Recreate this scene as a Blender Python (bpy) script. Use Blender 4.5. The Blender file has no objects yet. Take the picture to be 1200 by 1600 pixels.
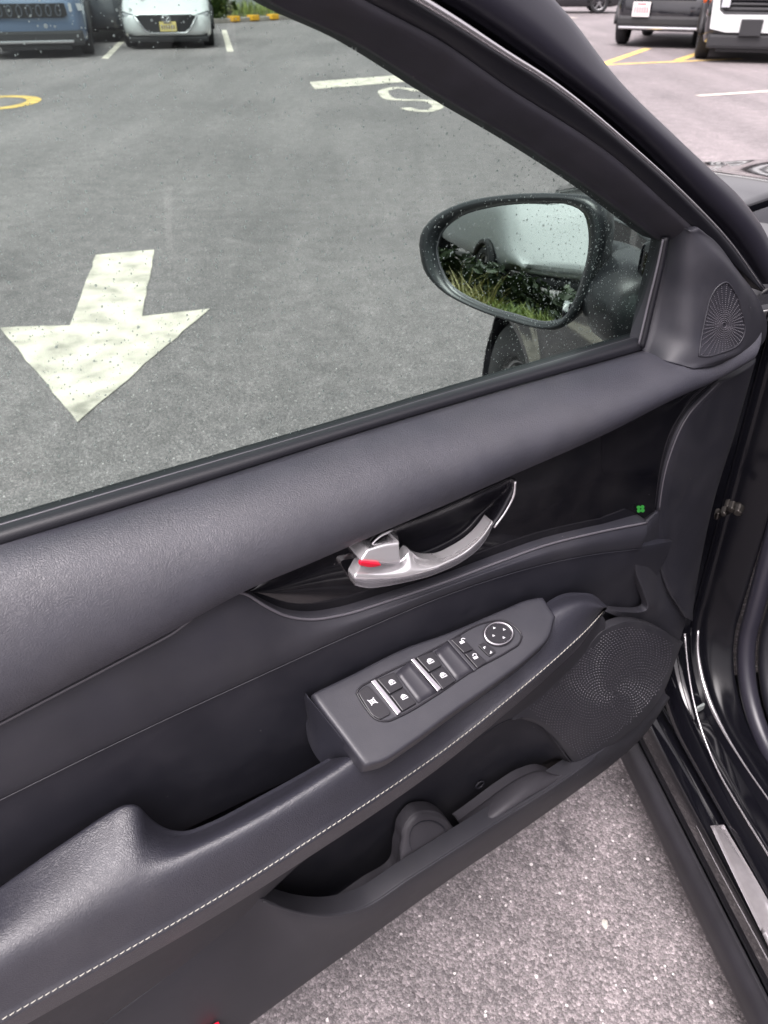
import bpy, bmesh, math, random
from mathutils import Vector, Matrix, noise as mnoise
random.seed(7)
SC = bpy.context.scene
COL = SC.collection

# ------------------------------------------------------------------ camera
CAM_H, PITCH = 1.3, math.radians(35.2)
cam = bpy.data.cameras.new('camera')
cam.sensor_fit = 'VERTICAL'; cam.sensor_height = 24.0; cam.lens = 18.0
cam.clip_start = 0.02; cam.clip_end = 500
cam.dof.use_dof = True; cam.dof.focus_distance = 0.78; cam.dof.aperture_fstop = 8.0
camo = bpy.data.objects.new('camera', cam); COL.objects.link(camo)
camo.location = (0, 0, CAM_H); camo.rotation_euler = (math.radians(90) - PITCH, 0, 0)
SC.camera = camo
# ------------------------------------------------------------------ sky, sun, exposure
SUN_EL, SUN_AZ = math.radians(66), math.radians(212)     # azimuth clockwise from +Y
w = bpy.data.worlds.new('World'); SC.world = w; w.use_nodes = True
nt = w.node_tree; nt.nodes.clear()
sky = nt.nodes.new('ShaderNodeTexSky'); sky.sky_type = 'NISHITA'; sky.sun_disc = False
sky.sun_elevation = SUN_EL; sky.sun_rotation = SUN_AZ
sky.air_density = 1.0; sky.dust_density = 6.0; sky.ozone_density = 1.0
hs = nt.nodes.new('ShaderNodeHueSaturation'); hs.inputs['Saturation'].default_value = 0.10
mul = nt.nodes.new('ShaderNodeMix'); mul.data_type = 'RGBA'; mul.blend_type = 'MULTIPLY'
mul.inputs['Factor'].default_value = 1.0; mul.inputs['B'].default_value = (1.0, 0.93, 0.965, 1)
bg = nt.nodes.new('ShaderNodeBackground'); bg.inputs['Strength'].default_value = 0.15
wo = nt.nodes.new('ShaderNodeOutputWorld')
nt.links.new(sky.outputs[0], hs.inputs['Color']); nt.links.new(hs.outputs[0], mul.inputs['A'])
nt.links.new(mul.outputs['Result'], bg.inputs['Color']); nt.links.new(bg.outputs[0], wo.inputs[0])
sl = bpy.data.lights.new('sun', 'SUN'); sl.energy = 1.1; sl.angle = math.radians(40); sl.color = (1.0, 0.95, 0.93)
so = bpy.data.objects.new('sun', sl); COL.objects.link(so)
sd = Vector((math.sin(SUN_AZ) * math.cos(SUN_EL), math.cos(SUN_AZ) * math.cos(SUN_EL), math.sin(SUN_EL)))
so.rotation_euler = sd.to_track_quat('Z', 'Y').to_euler(); so.location = sd * 30
SC.view_settings.view_transform = 'Standard'; SC.view_settings.look = 'None'
SC.view_settings.exposure = 1.35; SC.view_settings.gamma = 1.0; SC.view_settings.use_curve_mapping = False
SC.render.engine = 'CYCLES'
SC.cycles.max_bounces = 10; SC.cycles.transparent_max_bounces = 32; SC.cycles.glossy_bounces = 6
SC.cycles.use_denoising = True
SC.cycles.caustics_reflective = False; SC.cycles.caustics_refractive = False
SC.cycles.sample_clamp_indirect = 6

# ------------------------------------------------------------------ materials
class NB:
    """small node builder"""
    def __init__(s, name):
        s.m = bpy.data.materials.new(name); s.m.use_nodes = True; s.t = s.m.node_tree
        s.b = s.t.nodes['Principled BSDF']
    def n(s, kind, **kw):
        o = s.t.nodes.new(kind)
        for k, v in kw.items():
            if k in o.inputs: o.inputs[k].default_value = v
            else: setattr(o, k, v)
        return o
    def l(s, a, b): s.t.links.new(a, b)
    def pos(s, local=False):
        return s.n('ShaderNodeTexCoord').outputs['Object'] if local else s.n('ShaderNodeNewGeometry').outputs['Position']
    def ramp(s, fac, stops):
        r = s.n('ShaderNodeValToRGB'); cr = r.color_ramp
        while len(cr.elements) < len(stops): cr.elements.new(0.5)
        for e, (p, c) in zip(cr.elements, stops): e.position = p; e.color = c if len(c) == 4 else (*c, 1)
        s.l(fac, r.inputs[0]); return r.outputs[0]
    def bump(s, h, strength, dist, prev=None):
        b = s.n('ShaderNodeBump', Strength=strength, Distance=dist); s.l(h, b.inputs['Height'])
        if prev is not None: s.l(prev, b.inputs['Normal'])
        return b.outputs[0]
    def mix(s, f, a, b, mode='MIX'):
        x = s.n('ShaderNodeMix', data_type='RGBA', blend_type=mode)
        for sock, v in (('Factor', f), ('A', a), ('B', b)):
            if isinstance(v, (int, float)): x.inputs[sock].default_value = v
            elif isinstance(v, tuple): x.inputs[sock].default_value = (*v, 1) if len(v) == 3 else v
            else: s.l(v, x.inputs[sock])
        return x.outputs['Result']

DUSTY = {'soft_panel', 'door_insert', 'hard_plastic', 'lower_plastic', 'satin_plastic', 'frame_trim', 'pocket_plastic', 'leather_pad', 'leather_armrest', 'piano_black'}
def mat(name, col, rough=0.5, metal=0.0, spec=0.5, coat=0.0, var=0.0, vscale=40, grain=None, local=False, rvar=0.0, emit=None):
    b = NB(name); p = b.b
    p.inputs['Base Color'].default_value = (*col, 1); p.inputs['Roughness'].default_value = rough
    p.inputs['Metallic'].default_value = metal; p.inputs['Specular IOR Level'].default_value = spec
    p.inputs['Coat Weight'].default_value = coat; p.inputs['Coat Roughness'].default_value = 0.03
    pos = b.pos(local)
    if var or rvar:
        nz = b.n('ShaderNodeTexNoise', Scale=vscale, Detail=6.0); b.l(pos, nz.inputs['Vector'])
        if var:
            lo = tuple(c * (1 - var) for c in col); hi = tuple(min(1, c * (1 + var)) for c in col)
            b.l(b.ramp(nz.outputs['Fac'], [(0.3, lo), (0.7, hi)]), p.inputs['Base Color'])
        if rvar:
            r = b.n('ShaderNodeMapRange'); b.l(nz.outputs['Fac'], r.inputs[0])
            r.inputs[1].default_value = 0.3; r.inputs[2].default_value = 0.7
            r.inputs[3].default_value = rough - rvar; r.inputs[4].default_value = rough + rvar
            b.l(r.outputs[0], p.inputs['Roughness'])
    if name in DUSTY:
        src = p.inputs['Base Color'].links[0].from_socket if p.inputs['Base Color'].links else (*col, 1)
        dv = b.n('ShaderNodeTexVoronoi', Scale=95.0); b.l(pos, dv.inputs['Vector']); ds = b.n('ShaderNodeSeparateColor'); b.l(dv.outputs['Color'], ds.inputs[0])
        t1 = b.n('ShaderNodeMath', operation='GREATER_THAN'); t1.inputs[1].default_value = .93; b.l(ds.outputs[0], t1.inputs[0])
        rr = b.n('ShaderNodeMath', operation='MULTIPLY'); rr.inputs[1].default_value = .085; b.l(ds.outputs[1], rr.inputs[0])
        t2 = b.n('ShaderNodeMath', operation='LESS_THAN'); b.l(dv.outputs['Distance'], t2.inputs[0]); b.l(rr.outputs[0], t2.inputs[1])
        tm = b.n('ShaderNodeMath', operation='MULTIPLY'); b.l(t1.outputs[0], tm.inputs[0]); b.l(t2.outputs[0], tm.inputs[1])
        sm = b.n('ShaderNodeTexNoise', Scale=7.0, Detail=9.0, Roughness=.7); b.l(pos, sm.inputs['Vector'])
        film = b.ramp(sm.outputs['Fac'], [(.45, (0, 0, 0)), (.75, (.10, .10, .10))])
        tm2 = b.n('ShaderNodeMath', operation='MULTIPLY'); tm2.inputs[1].default_value = .55; b.l(tm.outputs[0], tm2.inputs[0])
        c1 = b.mix(film, src, (.16, .15, .15)); b.l(b.mix(tm2.outputs[0], c1, (.26, .25, .24)), p.inputs['Base Color'])
        if not p.inputs['Roughness'].links:
            rm = b.n('ShaderNodeMapRange'); rm.inputs[1].default_value = .35; rm.inputs[2].default_value = .7; rm.inputs[3].default_value = rough - .04; rm.inputs[4].default_value = rough + .09
            b.l(sm.outputs['Fac'], rm.inputs[0]); b.l(rm.outputs[0], p.inputs['Roughness'])
    if grain == 'leather':
        nz = b.n('ShaderNodeTexNoise', Scale=160.0, Detail=2.0); b.l(pos, nz.inputs['Vector'])
        wv = b.mix(0.006, pos, nz.outputs['Color'], 'ADD')
        mp = b.n('ShaderNodeMapping'); mp.inputs['Scale'].default_value = (1, 1, 1.5); b.l(wv, mp.inputs[0])
        v = b.n('ShaderNodeTexVoronoi', feature='DISTANCE_TO_EDGE', Scale=480.0); b.l(mp.outputs[0], v.inputs['Vector'])
        r = b.ramp(v.outputs['Distance'], [(0.0, (0, 0, 0)), (0.22, (1, 1, 1))])
        n2 = b.n('ShaderNodeTexNoise', Scale=900.0, Detail=2.0); b.l(pos, n2.inputs['Vector'])
        nn = b.bump(r, 0.27, 0.0006); nn = b.bump(n2.outputs['Fac'], 0.12, 0.0004, nn)
        b.l(nn, p.inputs['Normal'])
    elif grain == 'fine':
        nz = b.n('ShaderNodeTexNoise', Scale=1100.0, Detail=2.0); b.l(pos, nz.inputs['Vector'])
        b.l(b.bump(nz.outputs['Fac'], 0.25, 0.0004), p.inputs['Normal'])
    elif grain == 'orange':
        nz = b.n('ShaderNodeTexNoise', Scale=55.0, Detail=1.0); b.l(pos, nz.inputs['Vector'])
        b.l(b.bump(nz.outputs['Fac'], 0.05, 0.002), p.inputs['Normal'])
    if emit: p.inputs['Emission Color'].default_value = (*emit, 1); p.inputs['Emission Strength'].default_value = 1
    return b.m

M = {}
M['pad'] = mat('leather_pad', (.031, .031, .041), .46, spec=.65, var=.10, vscale=30, grain='leather')
M['arm'] = mat('leather_armrest', (.025, .025, .034), .41, spec=.7, var=.08, vscale=30, grain='leather')
M['mid'] = mat('soft_panel', (.0195, .0195, .027), .62, var=.12, vscale=18, grain='fine')
M['insert'] = mat('door_insert', (.0138, .0140, .022), .62, var=.15, vscale=14, grain='fine')
M['plastic'] = mat('hard_plastic', (.0168, .0168, .0235), .55, var=.10, vscale=25, grain='fine')
M['lower'] = mat('lower_plastic', (.0205, .0203, .0265), .60, var=.10, vscale=12, grain='fine')
M['plate'] = mat('satin_plastic', (.0245, .0245, .032), .44, var=.06, vscale=40, grain='fine')
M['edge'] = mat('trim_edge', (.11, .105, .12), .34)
M['piano'] = mat('piano_black', (.006, .006, .0085), .07, spec=.5, coat=.3, rvar=.02, vscale=9)
M['cup'] = mat('handle_cup', (.014, .0135, .018), .24)
M['chrome'] = mat('satin_chrome', (.93, .91, .93), .19, metal=.72)
M['silver'] = mat('silver_bar', (.48, .46, .49), .30, metal=1)
M['switch'] = mat('switch_black', (.014, .013, .017), .36, grain='fine')
M['well'] = mat('finger_well', (.028, .027, .034), .42)
M['white_print'] = mat('switch_print', (.62, .62, .65), .5)
M['rubber'] = mat('rubber', (.010, .010, .014), .45, grain='fine')
M['seal'] = mat('bulb_seal', (.022, .021, .030), .34, rvar=.05, vscale=15)
M['highlight_metal'] = mat('highlight_metal', (.62, .60, .62), .25, metal=.8)  # pale metal for the beads that imitate highlights on black edges
M['frame_trim'] = mat('frame_trim', (.021, .020, .028), .75, var=.2, vscale=35, grain='fine')
M['paint'] = mat('black_paint', (.0045, .0045, .0065), .07, spec=.5, coat=.35)
M['paint_inner'] = mat('black_paint_inner', (.0045, .0045, .0065), .20, spec=.22)
M['skirt'] = mat('skirt_plastic', (.014, .013, .017), .55, var=.2, vscale=30, grain='fine')
M['pocket'] = mat('pocket_plastic', (.010, .010, .016), .65, grain='fine')
M['thread'] = mat('thread', (.34, .33, .29), .8)
M['dot'] = mat('grille_dot', (.060, .057, .068), .38)
M['red'] = mat('red_mark', (.75, .01, .04), .4)
M['green'] = mat('green_sticker', (.04, .32, .05), .5)
M['steel'] = mat('zinc_steel', (.07, .065, .06), .45, metal=1, var=.3, vscale=120)
M['holder'] = mat('holder_plastic', (.042, .040, .047), .5, grain='fine')
M['sill_highlight_strip'] = mat('sill_highlight_bright', (.60, .57, .59), .16, metal=.7, var=.08, vscale=90)  # pale metal imitating the bright reflection on the black rocker
M['mirror'] = mat('mirror_silver', (.95, .97, .96), .0, metal=1)
M['fabric'] = mat('seat_fabric', (.02, .02, .024), .85, grain='fine')
M['carpet'] = mat('carpet', (.015, .015, .017), .95)
M['tyre'] = mat('tyre_rubber', (.018, .018, .02), .75, local=True)
M['rim'] = mat('alloy', (.35, .35, .36), .35, metal=1, local=True)
M['headlight'] = mat('headlight_lens', (.55, .57, .6), .12, spec=.7, coat=.6, local=True)
M['dark_glass'] = mat('dark_glass', (.02, .023, .026), .05, spec=.7, coat=.6, local=True)
M['grille_black'] = mat('grille_black', (.012, .012, .014), .45, local=True)
M['trim_black'] = mat('trim_black', (.025, .025, .028), .6, local=True)
M['bright'] = mat('bright_trim', (.6, .6, .62), .25, metal=1, local=True)
M['grille_slot'] = mat('grille_slot', (.12, .14, .17), .4, metal=.3, local=True)
M['white_car'] = mat('white_paint', (.64, .66, .66), .18, coat=.7, local=True)
M['van_paint'] = mat('van_paint', (.46, .48, .48), .55, spec=.2, local=True)
M['blue_car'] = mat('slate_blue_paint', (.10, .15, .24), .22, coat=.7, local=True)
M['black_car'] = mat('black_car_paint', (.010, .010, .014), .15, coat=.8, local=True)
M['grey_car'] = mat('dark_grey_paint', (.05, .055, .065), .2, coat=.8, local=True)
M['plate_yellow'] = mat('plate_yellow', (.75, .62, .22), .4, local=True)
M['plate_white'] = mat('plate_white', (.8, .77, .78), .4, local=True)
M['plate_ink'] = mat('plate_ink', (.10, .09, .16), .5, local=True)
M['plate_red'] = mat('plate_red', (.6, .15, .17), .5, local=True)
M['orange'] = mat('orange_lens', (.9, .16, .03), .35, local=True)
M['yellow_block'] = mat('yellow_paint', (.78, .42, .03), .6, var=.2, vscale=20)
M['concrete'] = mat('kerb_concrete', (.34, .31, .28), .85, var=.25, vscale=6)
M['wall'] = mat('render_wall', (.42, .45, .45), .85, var=.1, vscale=2)
M['bark'] = mat('bark', (.08, .06, .045), .9, var=.4, vscale=20)
M['soil'] = mat('soil', (.07, .06, .04), .95, var=.3, vscale=8)
def leafmat(name, c1, c2):
    b = NB(name); oi = b.n('ShaderNodeTexNoise', Scale=7.0, Detail=8.0); b.l(b.pos(), oi.inputs['Vector'])
    b.l(b.ramp(oi.outputs['Fac'], [(0.35, c1), (0.65, c2)]), b.b.inputs['Base Color']); b.b.inputs['Roughness'].default_value = .6
    b.b.inputs['Transmission Weight'].default_value = 0
    return b.m
M['leaf'] = leafmat('leaves', (.035, .07, .018), (.10, .16, .04))
M['leaf_dark'] = leafmat('dark_leaves', (.018, .03, .014), (.045, .07, .025))
M['grass'] = leafmat('grass_blades', (.10, .16, .035), (.30, .34, .09))
M['dry'] = leafmat('dry_grass_blades', (.20, .19, .07), (.34, .30, .12))

def glassmat():
    b = NB('tinted_glass'); t = b.t
    tr = b.n('ShaderNodeBsdfTransparent'); tr.inputs[0].default_value = (.700, .774, .745, 1)
    gl = b.n('ShaderNodeBsdfGlossy', Roughness=.01); lw = b.n('ShaderNodeLayerWeight'); lw.inputs['Blend'].default_value = .5; pw = b.n('ShaderNodeMath', operation='POWER'); pw.inputs[1].default_value = 5.0; b.l(lw.outputs['Facing'], pw.inputs[0]); fr = b.n('ShaderNodeMath', operation='MULTIPLY_ADD'); fr.inputs[1].default_value = .94; fr.inputs[2].default_value = .04; b.l(pw.outputs[0], fr.inputs[0])
    mx = b.n('ShaderNodeMixShader'); b.l(fr.outputs[0], mx.inputs[0]); b.l(tr.outputs[0], mx.inputs[1]); b.l(gl.outputs[0], mx.inputs[2])
    b.l(mx.outputs[0], t.nodes['Material Output'].inputs[0]); t.nodes.remove(b.b); return b.m
M['glass'] = glassmat()
def watermat():
    b = NB('water'); t = b.t
    tr = b.n('ShaderNodeBsdfTransparent'); tl = b.n('ShaderNodeBsdfTranslucent'); tl.inputs[0].default_value = (.95, .96, .97, 1)
    gl = b.n('ShaderNodeBsdfGlossy', Roughness=.05)
    m1 = b.n('ShaderNodeMixShader'); m1.inputs[0].default_value = .66; b.l(tr.outputs[0], m1.inputs[1]); b.l(tl.outputs[0], m1.inputs[2])
    m2 = b.n('ShaderNodeMixShader'); m2.inputs[0].default_value = .06; b.l(m1.outputs[0], m2.inputs[1]); b.l(gl.outputs[0], m2.inputs[2])
    b.l(m2.outputs[0], t.nodes['Material Output'].inputs[0]); t.nodes.remove(b.b); return b.m
M['water'] = watermat()

def asphaltmat():
    b = NB('asphalt'); p = b.b; pos = b.pos()
    big = b.n('ShaderNodeTexNoise', Scale=.45, Detail=7.0); b.l(pos, big.inputs['Vector'])
    med = b.n('ShaderNodeTexNoise', Scale=9.0, Detail=6.0); b.l(pos, med.inputs['Vector'])
    base = b.ramp(big.outputs['Fac'], [(.28, (.162, .149, .152)), (.5, (.206, .189, .192)), (.72, (.240, .220, .223))])
    # long faint wear streaks along the lane
    mp = b.n('ShaderNodeMapping'); mp.inputs['Scale'].default_value = (1.6, .16, 1); mp.inputs['Rotation'].default_value = (0, 0, -.35); b.l(pos, mp.inputs[0])
    stn = b.n('ShaderNodeTexNoise', Scale=1.3, Detail=5.0); b.l(mp.outputs[0], stn.inputs['Vector'])
    base = b.mix(.5, base, b.ramp(stn.outputs['Fac'], [(.35, (.36, .36, .36)), (.65, (.62, .61, .61))]), 'OVERLAY')
    base = b.mix(.5, base, b.ramp(med.outputs['Fac'], [(.3, (.34, .34, .34)), (.7, (.68, .67, .67))]), 'OVERLAY')
    # stones of three sizes, each with its own grey, and dark binder between them
    dn = b.n('ShaderNodeTexNoise', Scale=300.0, Detail=1.0); b.l(pos, dn.inputs['Vector']); pd = b.mix(.0018, pos, dn.outputs['Color'], 'ADD')
    v = b.n('ShaderNodeTexVoronoi', Scale=200.0); b.l(pd, v.inputs['Vector'])
    sep = b.n('ShaderNodeSeparateColor'); b.l(v.outputs['Color'], sep.inputs[0])
    st = b.ramp(sep.outputs[0], [(0.0, (.16, .155, .16)), (.35, (.36, .35, .355)), (.7, (.56, .545, .55)), (.88, (.74, .72, .72)), (1.0, (1.0, .98, .98))])
    base = b.mix(.60, base, st, 'OVERLAY')
    ve = b.n('ShaderNodeTexVoronoi', feature='DISTANCE_TO_EDGE', Scale=200.0); b.l(pd, ve.inputs['Vector'])
    base = b.mix(1.0, base, b.ramp(ve.outputs['Distance'], [(0.0, (.72, .72, .72)), (.14, (1, 1, 1))]), 'MULTIPLY')
    v2 = b.n('ShaderNodeTexVoronoi', Scale=420.0); b.l(pos, v2.inputs['Vector'])
    s2 = b.n('ShaderNodeSeparateColor'); b.l(v2.outputs['Color'], s2.inputs[0])
    base = b.mix(.5, base, b.ramp(s2.outputs[1], [(0, (.22, .22, .22)), (.6, (.55, .54, .54)), (1, (.95, .93, .93))]), 'OVERLAY')
    v3 = b.n('ShaderNodeTexVoronoi', Scale=95.0); b.l(pd, v3.inputs['Vector'])
    s3 = b.n('ShaderNodeSeparateColor'); b.l(v3.outputs['Color'], s3.inputs[0])
    thr = b.n('ShaderNodeMath', operation='GREATER_THAN'); thr.inputs[1].default_value = .93; b.l(s3.outputs[2], thr.inputs[0])
    near = b.n('ShaderNodeMath', operation='LESS_THAN'); b.l(v3.outputs['Distance'], near.inputs[0]); 
    nr = b.n('ShaderNodeMath', operation='MULTIPLY'); nr.inputs[1].default_value = .32; b.l(s3.outputs[0], nr.inputs[0]); b.l(nr.outputs[0], near.inputs[1])
    mm = b.n('ShaderNodeMath', operation='MULTIPLY'); b.l(thr.outputs[0], mm.inputs[0]); b.l(near.outputs[0], mm.inputs[1])
    base = b.mix(mm.outputs[0], base, (.60, .56, .55))
    # two oil spots beside the sill
    for (sx, sy, r) in ((.3335, .8245, .017), (.3290, .7905, .017), (-2.2, 4.0, .3), (-4.6, 22.5, .5)):
        d = b.n('ShaderNodeVectorMath', operation='DISTANCE'); d.inputs[1].default_value = (sx, sy, 0); b.l(pos, d.inputs[0])
        add = b.n('ShaderNodeMath', operation='MULTIPLY_ADD'); add.inputs[1].default_value = r * 1.2; b.l(med.outputs['Fac'], add.inputs[0]); b.l(d.outputs['Value'], add.inputs[2])
        mr = b.n('ShaderNodeMapRange'); mr.inputs[1].default_value = r * 1.9; mr.inputs[2].default_value = r * .7; mr.inputs[3].default_value = 0; mr.inputs[4].default_value = .55
        b.l(add.outputs[0], mr.inputs[0])
        base = b.mix(mr.outputs[0], base, (.03, .028, .03))
    b.l(base, p.inputs['Base Color']); p.inputs['Roughness'].default_value = .62; p.inputs['Specular IOR Level'].default_value = .5
    nn = b.bump(v.outputs['Distance'], .45, -.003); nn = b.bump(v2.outputs['Distance'], .35, -.0015, nn)
    b.l(nn, p.inputs['Normal'])
    return b.m
M['asphalt'] = asphaltmat()
def paintmark(name, c):
    b = NB(name); p = b.b; pos = b.pos()
    a = b.n('ShaderNodeTexNoise', Scale=7.0, Detail=7.0); b.l(pos, a.inputs['Vector'])
    v = b.n('ShaderNodeTexVoronoi', Scale=26.0); b.l(pos, v.inputs['Vector'])
    base = b.ramp(a.outputs['Fac'], [(.28, tuple(x * .42 for x in c)), (.43, tuple(x * .74 for x in c)), (.60, c)])
    sp = b.ramp(v.outputs['Distance'], [(.05, (1, 1, 1)), (.10, (0, 0, 0))])
    s = b.n('ShaderNodeSeparateColor'); b.l(v.outputs['Color'], s.inputs[0])
    t = b.n('ShaderNodeMath', operation='GREATER_THAN'); t.inputs[1].default_value = .55; b.l(s.outputs[0], t.inputs[0])
    m = b.n('ShaderNodeMath', operation='MULTIPLY'); b.l(sp, m.inputs[0]); b.l(t.outputs[0], m.inputs[1])
    base = b.mix(m.outputs[0], base, (.16, .15, .13))
    b.l(base, p.inputs['Base Color']); p.inputs['Roughness'].default_value = .7
    f = b.n('ShaderNodeTexVoronoi', Scale=125.0); b.l(pos, f.inputs['Vector']); b.l(b.bump(f.outputs['Distance'], .4, -.002), p.inputs['Normal'])
    return b.m
M['mark_white'] = paintmark('white_road_paint', (.75, .68, .585))
M['mark_yellow'] = paintmark('yellow_road_paint', (.80, .55, .16))

# ------------------------------------------------------------------ object helpers
def link(name, me, m, parent=None, kind=None, label=None, smooth=None):
    o = bpy.data.objects.new(name, me); COL.objects.link(o)
    if m is not None: me.materials.append(M[m] if isinstance(m, str) else m)
    if parent is not None:
        o.parent = parent
        if parent.type == 'EMPTY' and parent.get('worldmesh'):
            o.matrix_parent_inverse = Matrix.Translation(-Vector(parent.location))
    if kind: o['kind'] = kind
    if label: o['label'] = label
    return o
def obj(name, verts, faces, m, parent=None, smooth=True, kind=None, label=None):
    me = bpy.data.meshes.new(name); me.from_pydata([tuple(v) for v in verts], [], faces); me.update()
    if smooth: me.polygons.foreach_set('use_smooth', [True] * len(me.polygons))
    return link(name, me, m, parent, kind, label)
def bobj(name, bm, m, parent=None, smooth=False, kind=None, label=None, recalc=True):
    if recalc: bmesh.ops.recalc_face_normals(bm, faces=bm.faces)
    me = bpy.data.meshes.new(name); bm.to_mesh(me); bm.free()
    if smooth: me.polygons.foreach_set('use_smooth', [True] * len(me.polygons))
    return link(name, me, m, parent, kind, label)
def empty(name, loc, label, cat, rz=0, group=None, world=False):
    o = bpy.data.objects.new(name, None); COL.objects.link(o); o.location = loc; o.rotation_euler = (0, 0, rz)
    o['label'] = label; o['category'] = cat
    if group: o['group'] = group
    if world: o['worldmesh'] = 1
    o.empty_display_size = .1
    return o
def tag(o, label, cat=None, group=None, kind=None):
    o['label'] = label
    if cat: o['category'] = cat
    if group: o['group'] = group
    if kind: o['kind'] = kind
    return o

# ------------------------------------------------------------------ measured geometry: sight lines cut with the door's own depth planes
CP, SP = math.cos(PITCH), math.sin(PITCH)
EYE = Vector((0, 0, CAM_H))
HINGE = Vector((.445, .885, 0))
_a = math.atan2(-.51, -.86)
DS = Vector((math.cos(_a), math.sin(_a), 0)); DN = Vector((-DS.y, DS.x, 0))
if DN.dot(-HINGE) < 0: DN = -DN
UP = Vector((0, 0, 1))
CF = Vector((-.147, .989, 0)).normalized(); CR = Vector((CF.y, -CF.x, 0))        # car forward, car inward (right)
def ray(u, v):
    r = (u - 600) / 1200; k = (800 - v) / 1200
    return Vector((r, CP + k * SP, -SP + k * CP))
def hit(u, v, p0, nrm):
    d = ray(u, v); return EYE + d * ((p0 - EYE).dot(nrm) / d.dot(nrm))
def P(u, v, n): return hit(u, v, HINGE + DN * n, DN)
def G(u, v, z=0.0): return hit(u, v, Vector((0, 0, z)), UP)
def W(u, v, w_): return hit(u, v, HINGE + CR * w_, CR)
def DW(s, n, z): return HINGE + DS * s + DN * n + UP * z                          # door frame -> world
def CW(a, w_, z): return HINGE + CF * a + CR * w_ + UP * z                        # car frame -> world
def door_s(p): return (p - HINGE).dot(DS)

def herm(knots, vals, t):
    n = len(knots)
    if t <= knots[0]: i = 0
    elif t >= knots[-1]: i = n - 2
    else:
        i = 0
        while i < n - 2 and t > knots[i + 1]: i += 1
    h = knots[i + 1] - knots[i]; x = max(0.0, min(1.0, (t - knots[i]) / h))
    def slope(j):
        if j == 0: return (vals[1] - vals[0]) / (knots[1] - knots[0])
        if j == n - 1: return (vals[-1] - vals[-2]) / (knots[-1] - knots[-2])
        a = (vals[j] - vals[j - 1]) / (knots[j] - knots[j - 1]); b = (vals[j + 1] - vals[j]) / (knots[j + 1] - knots[j])
        ha, hb = knots[j] - knots[j - 1], knots[j + 1] - knots[j]
        return (a * hb + b * ha) / (ha + hb)
    m0, m1 = slope(i), slope(i + 1)
    return ((2 * x**3 - 3 * x**2 + 1) * vals[i] + (x**3 - 2 * x**2 + x) * h * m0 + (-2 * x**3 + 3 * x**2) * vals[i + 1] + (x**3 - x**2) * h * m1)
def curve(pts, m, mode='l', rng=None, smooth=True):
    """resample control tuples: mode 'l' by length of first two numbers, 'u' by first number, 'v' by second."""
    if mode == 'l':
        k = [0.0]
        for a, b in zip(pts, pts[1:]): k.append(k[-1] + max(1e-6, math.hypot(b[0] - a[0], b[1] - a[1])))
    elif mode == 'u': k = [p[0] for p in pts]
    else: k = [p[1] for p in pts]
    lo, hi = rng if rng else (k[0], k[-1])
    out = []
    for i in range(m):
        t = lo + (hi - lo) * i / (m - 1)
        if smooth: out.append(tuple(herm(k, [p[c] for p in pts], t) for c in range(len(pts[0]))))
        else:
            j = 0
            while j < len(k) - 2 and t > k[j + 1]: j += 1
            x = max(0, min(1, (t - k[j]) / (k[j + 1] - k[j])))
            out.append(tuple(pts[j][c] * (1 - x) + pts[j + 1][c] * x for c in range(len(pts[0]))))
    return out
def with_n(pts, n):
    """add depth: n number, or list of (frac, n) along the list index"""
    if isinstance(n, (int, float)): return [(*p, n) for p in pts]
    L = len(pts) - 1; out = []
    for i, p in enumerate(pts):
        f = i / L; j = 0
        while j < len(n) - 2 and f > n[j + 1][0]: j += 1
        (f0, n0), (f1, n1) = n[j], n[j + 1]
        x = max(0, min(1, (f - f0) / (f1 - f0))); out.append((*p, n0 * (1 - x) + n1 * x))
    return out
def rail(pts, m, n=None, mode='l', rng=None, smooth=True, proj=P):
    if n is not None: pts = with_n(pts, n)
    return [proj(*p) for p in curve(pts, m, mode, rng, smooth)]
def ext(r, s_end, k=12):
    """carry a rail straight on, past the frame, to door station s_end"""
    a, b = r[0], r[6]; d = (a - b); d = d / door_s(d + HINGE) if abs(door_s(d + HINGE)) > 1e-6 else d
    L = s_end - door_s(a)
    return [a + d * (L * (k - i) / k) for i in range(k)] + list(r)

def bez(a, b, c1, c2, k):
    """rows between rails a and b with Bezier controls c1 (added to a) and c2 (added to b), given as (n, z) or world vectors"""
    rows = []
    for j in range(k + 1):
        t = j / k; row = []
        for i, (p, q) in enumerate(zip(a, b)):
            x = i / (len(a) - 1)
            A = c1(x) if callable(c1) else c1; B = c2(x) if callable(c2) else c2
            pa = p + (DN * A[0] + UP * A[1]); qb = q + (DN * B[0] + UP * B[1])
            row.append(p * (1 - t)**3 + pa * 3 * t * (1 - t)**2 + qb * 3 * t * t * (1 - t) + q * t**3)
        rows.append(row)
    return rows
def blend(rails, k, smooth=True):
    """rows through a list of rails, k steps between neighbours"""
    kn = list(range(len(rails))); rows = []; m = len(rails[0])
    for j in range((len(rails) - 1) * k + 1):
        t = j / k; row = []
        for i in range(m):
            if smooth and len(rails) > 2: row.append(Vector([herm(kn, [r[i][c] for r in rails], t) for c in range(3)]))
            else:
                a = min(int(t), len(rails) - 2); x = t - a; row.append(rails[a][i] * (1 - x) + rails[a + 1][i] * x)
        rows.append(row)
    return rows
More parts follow.
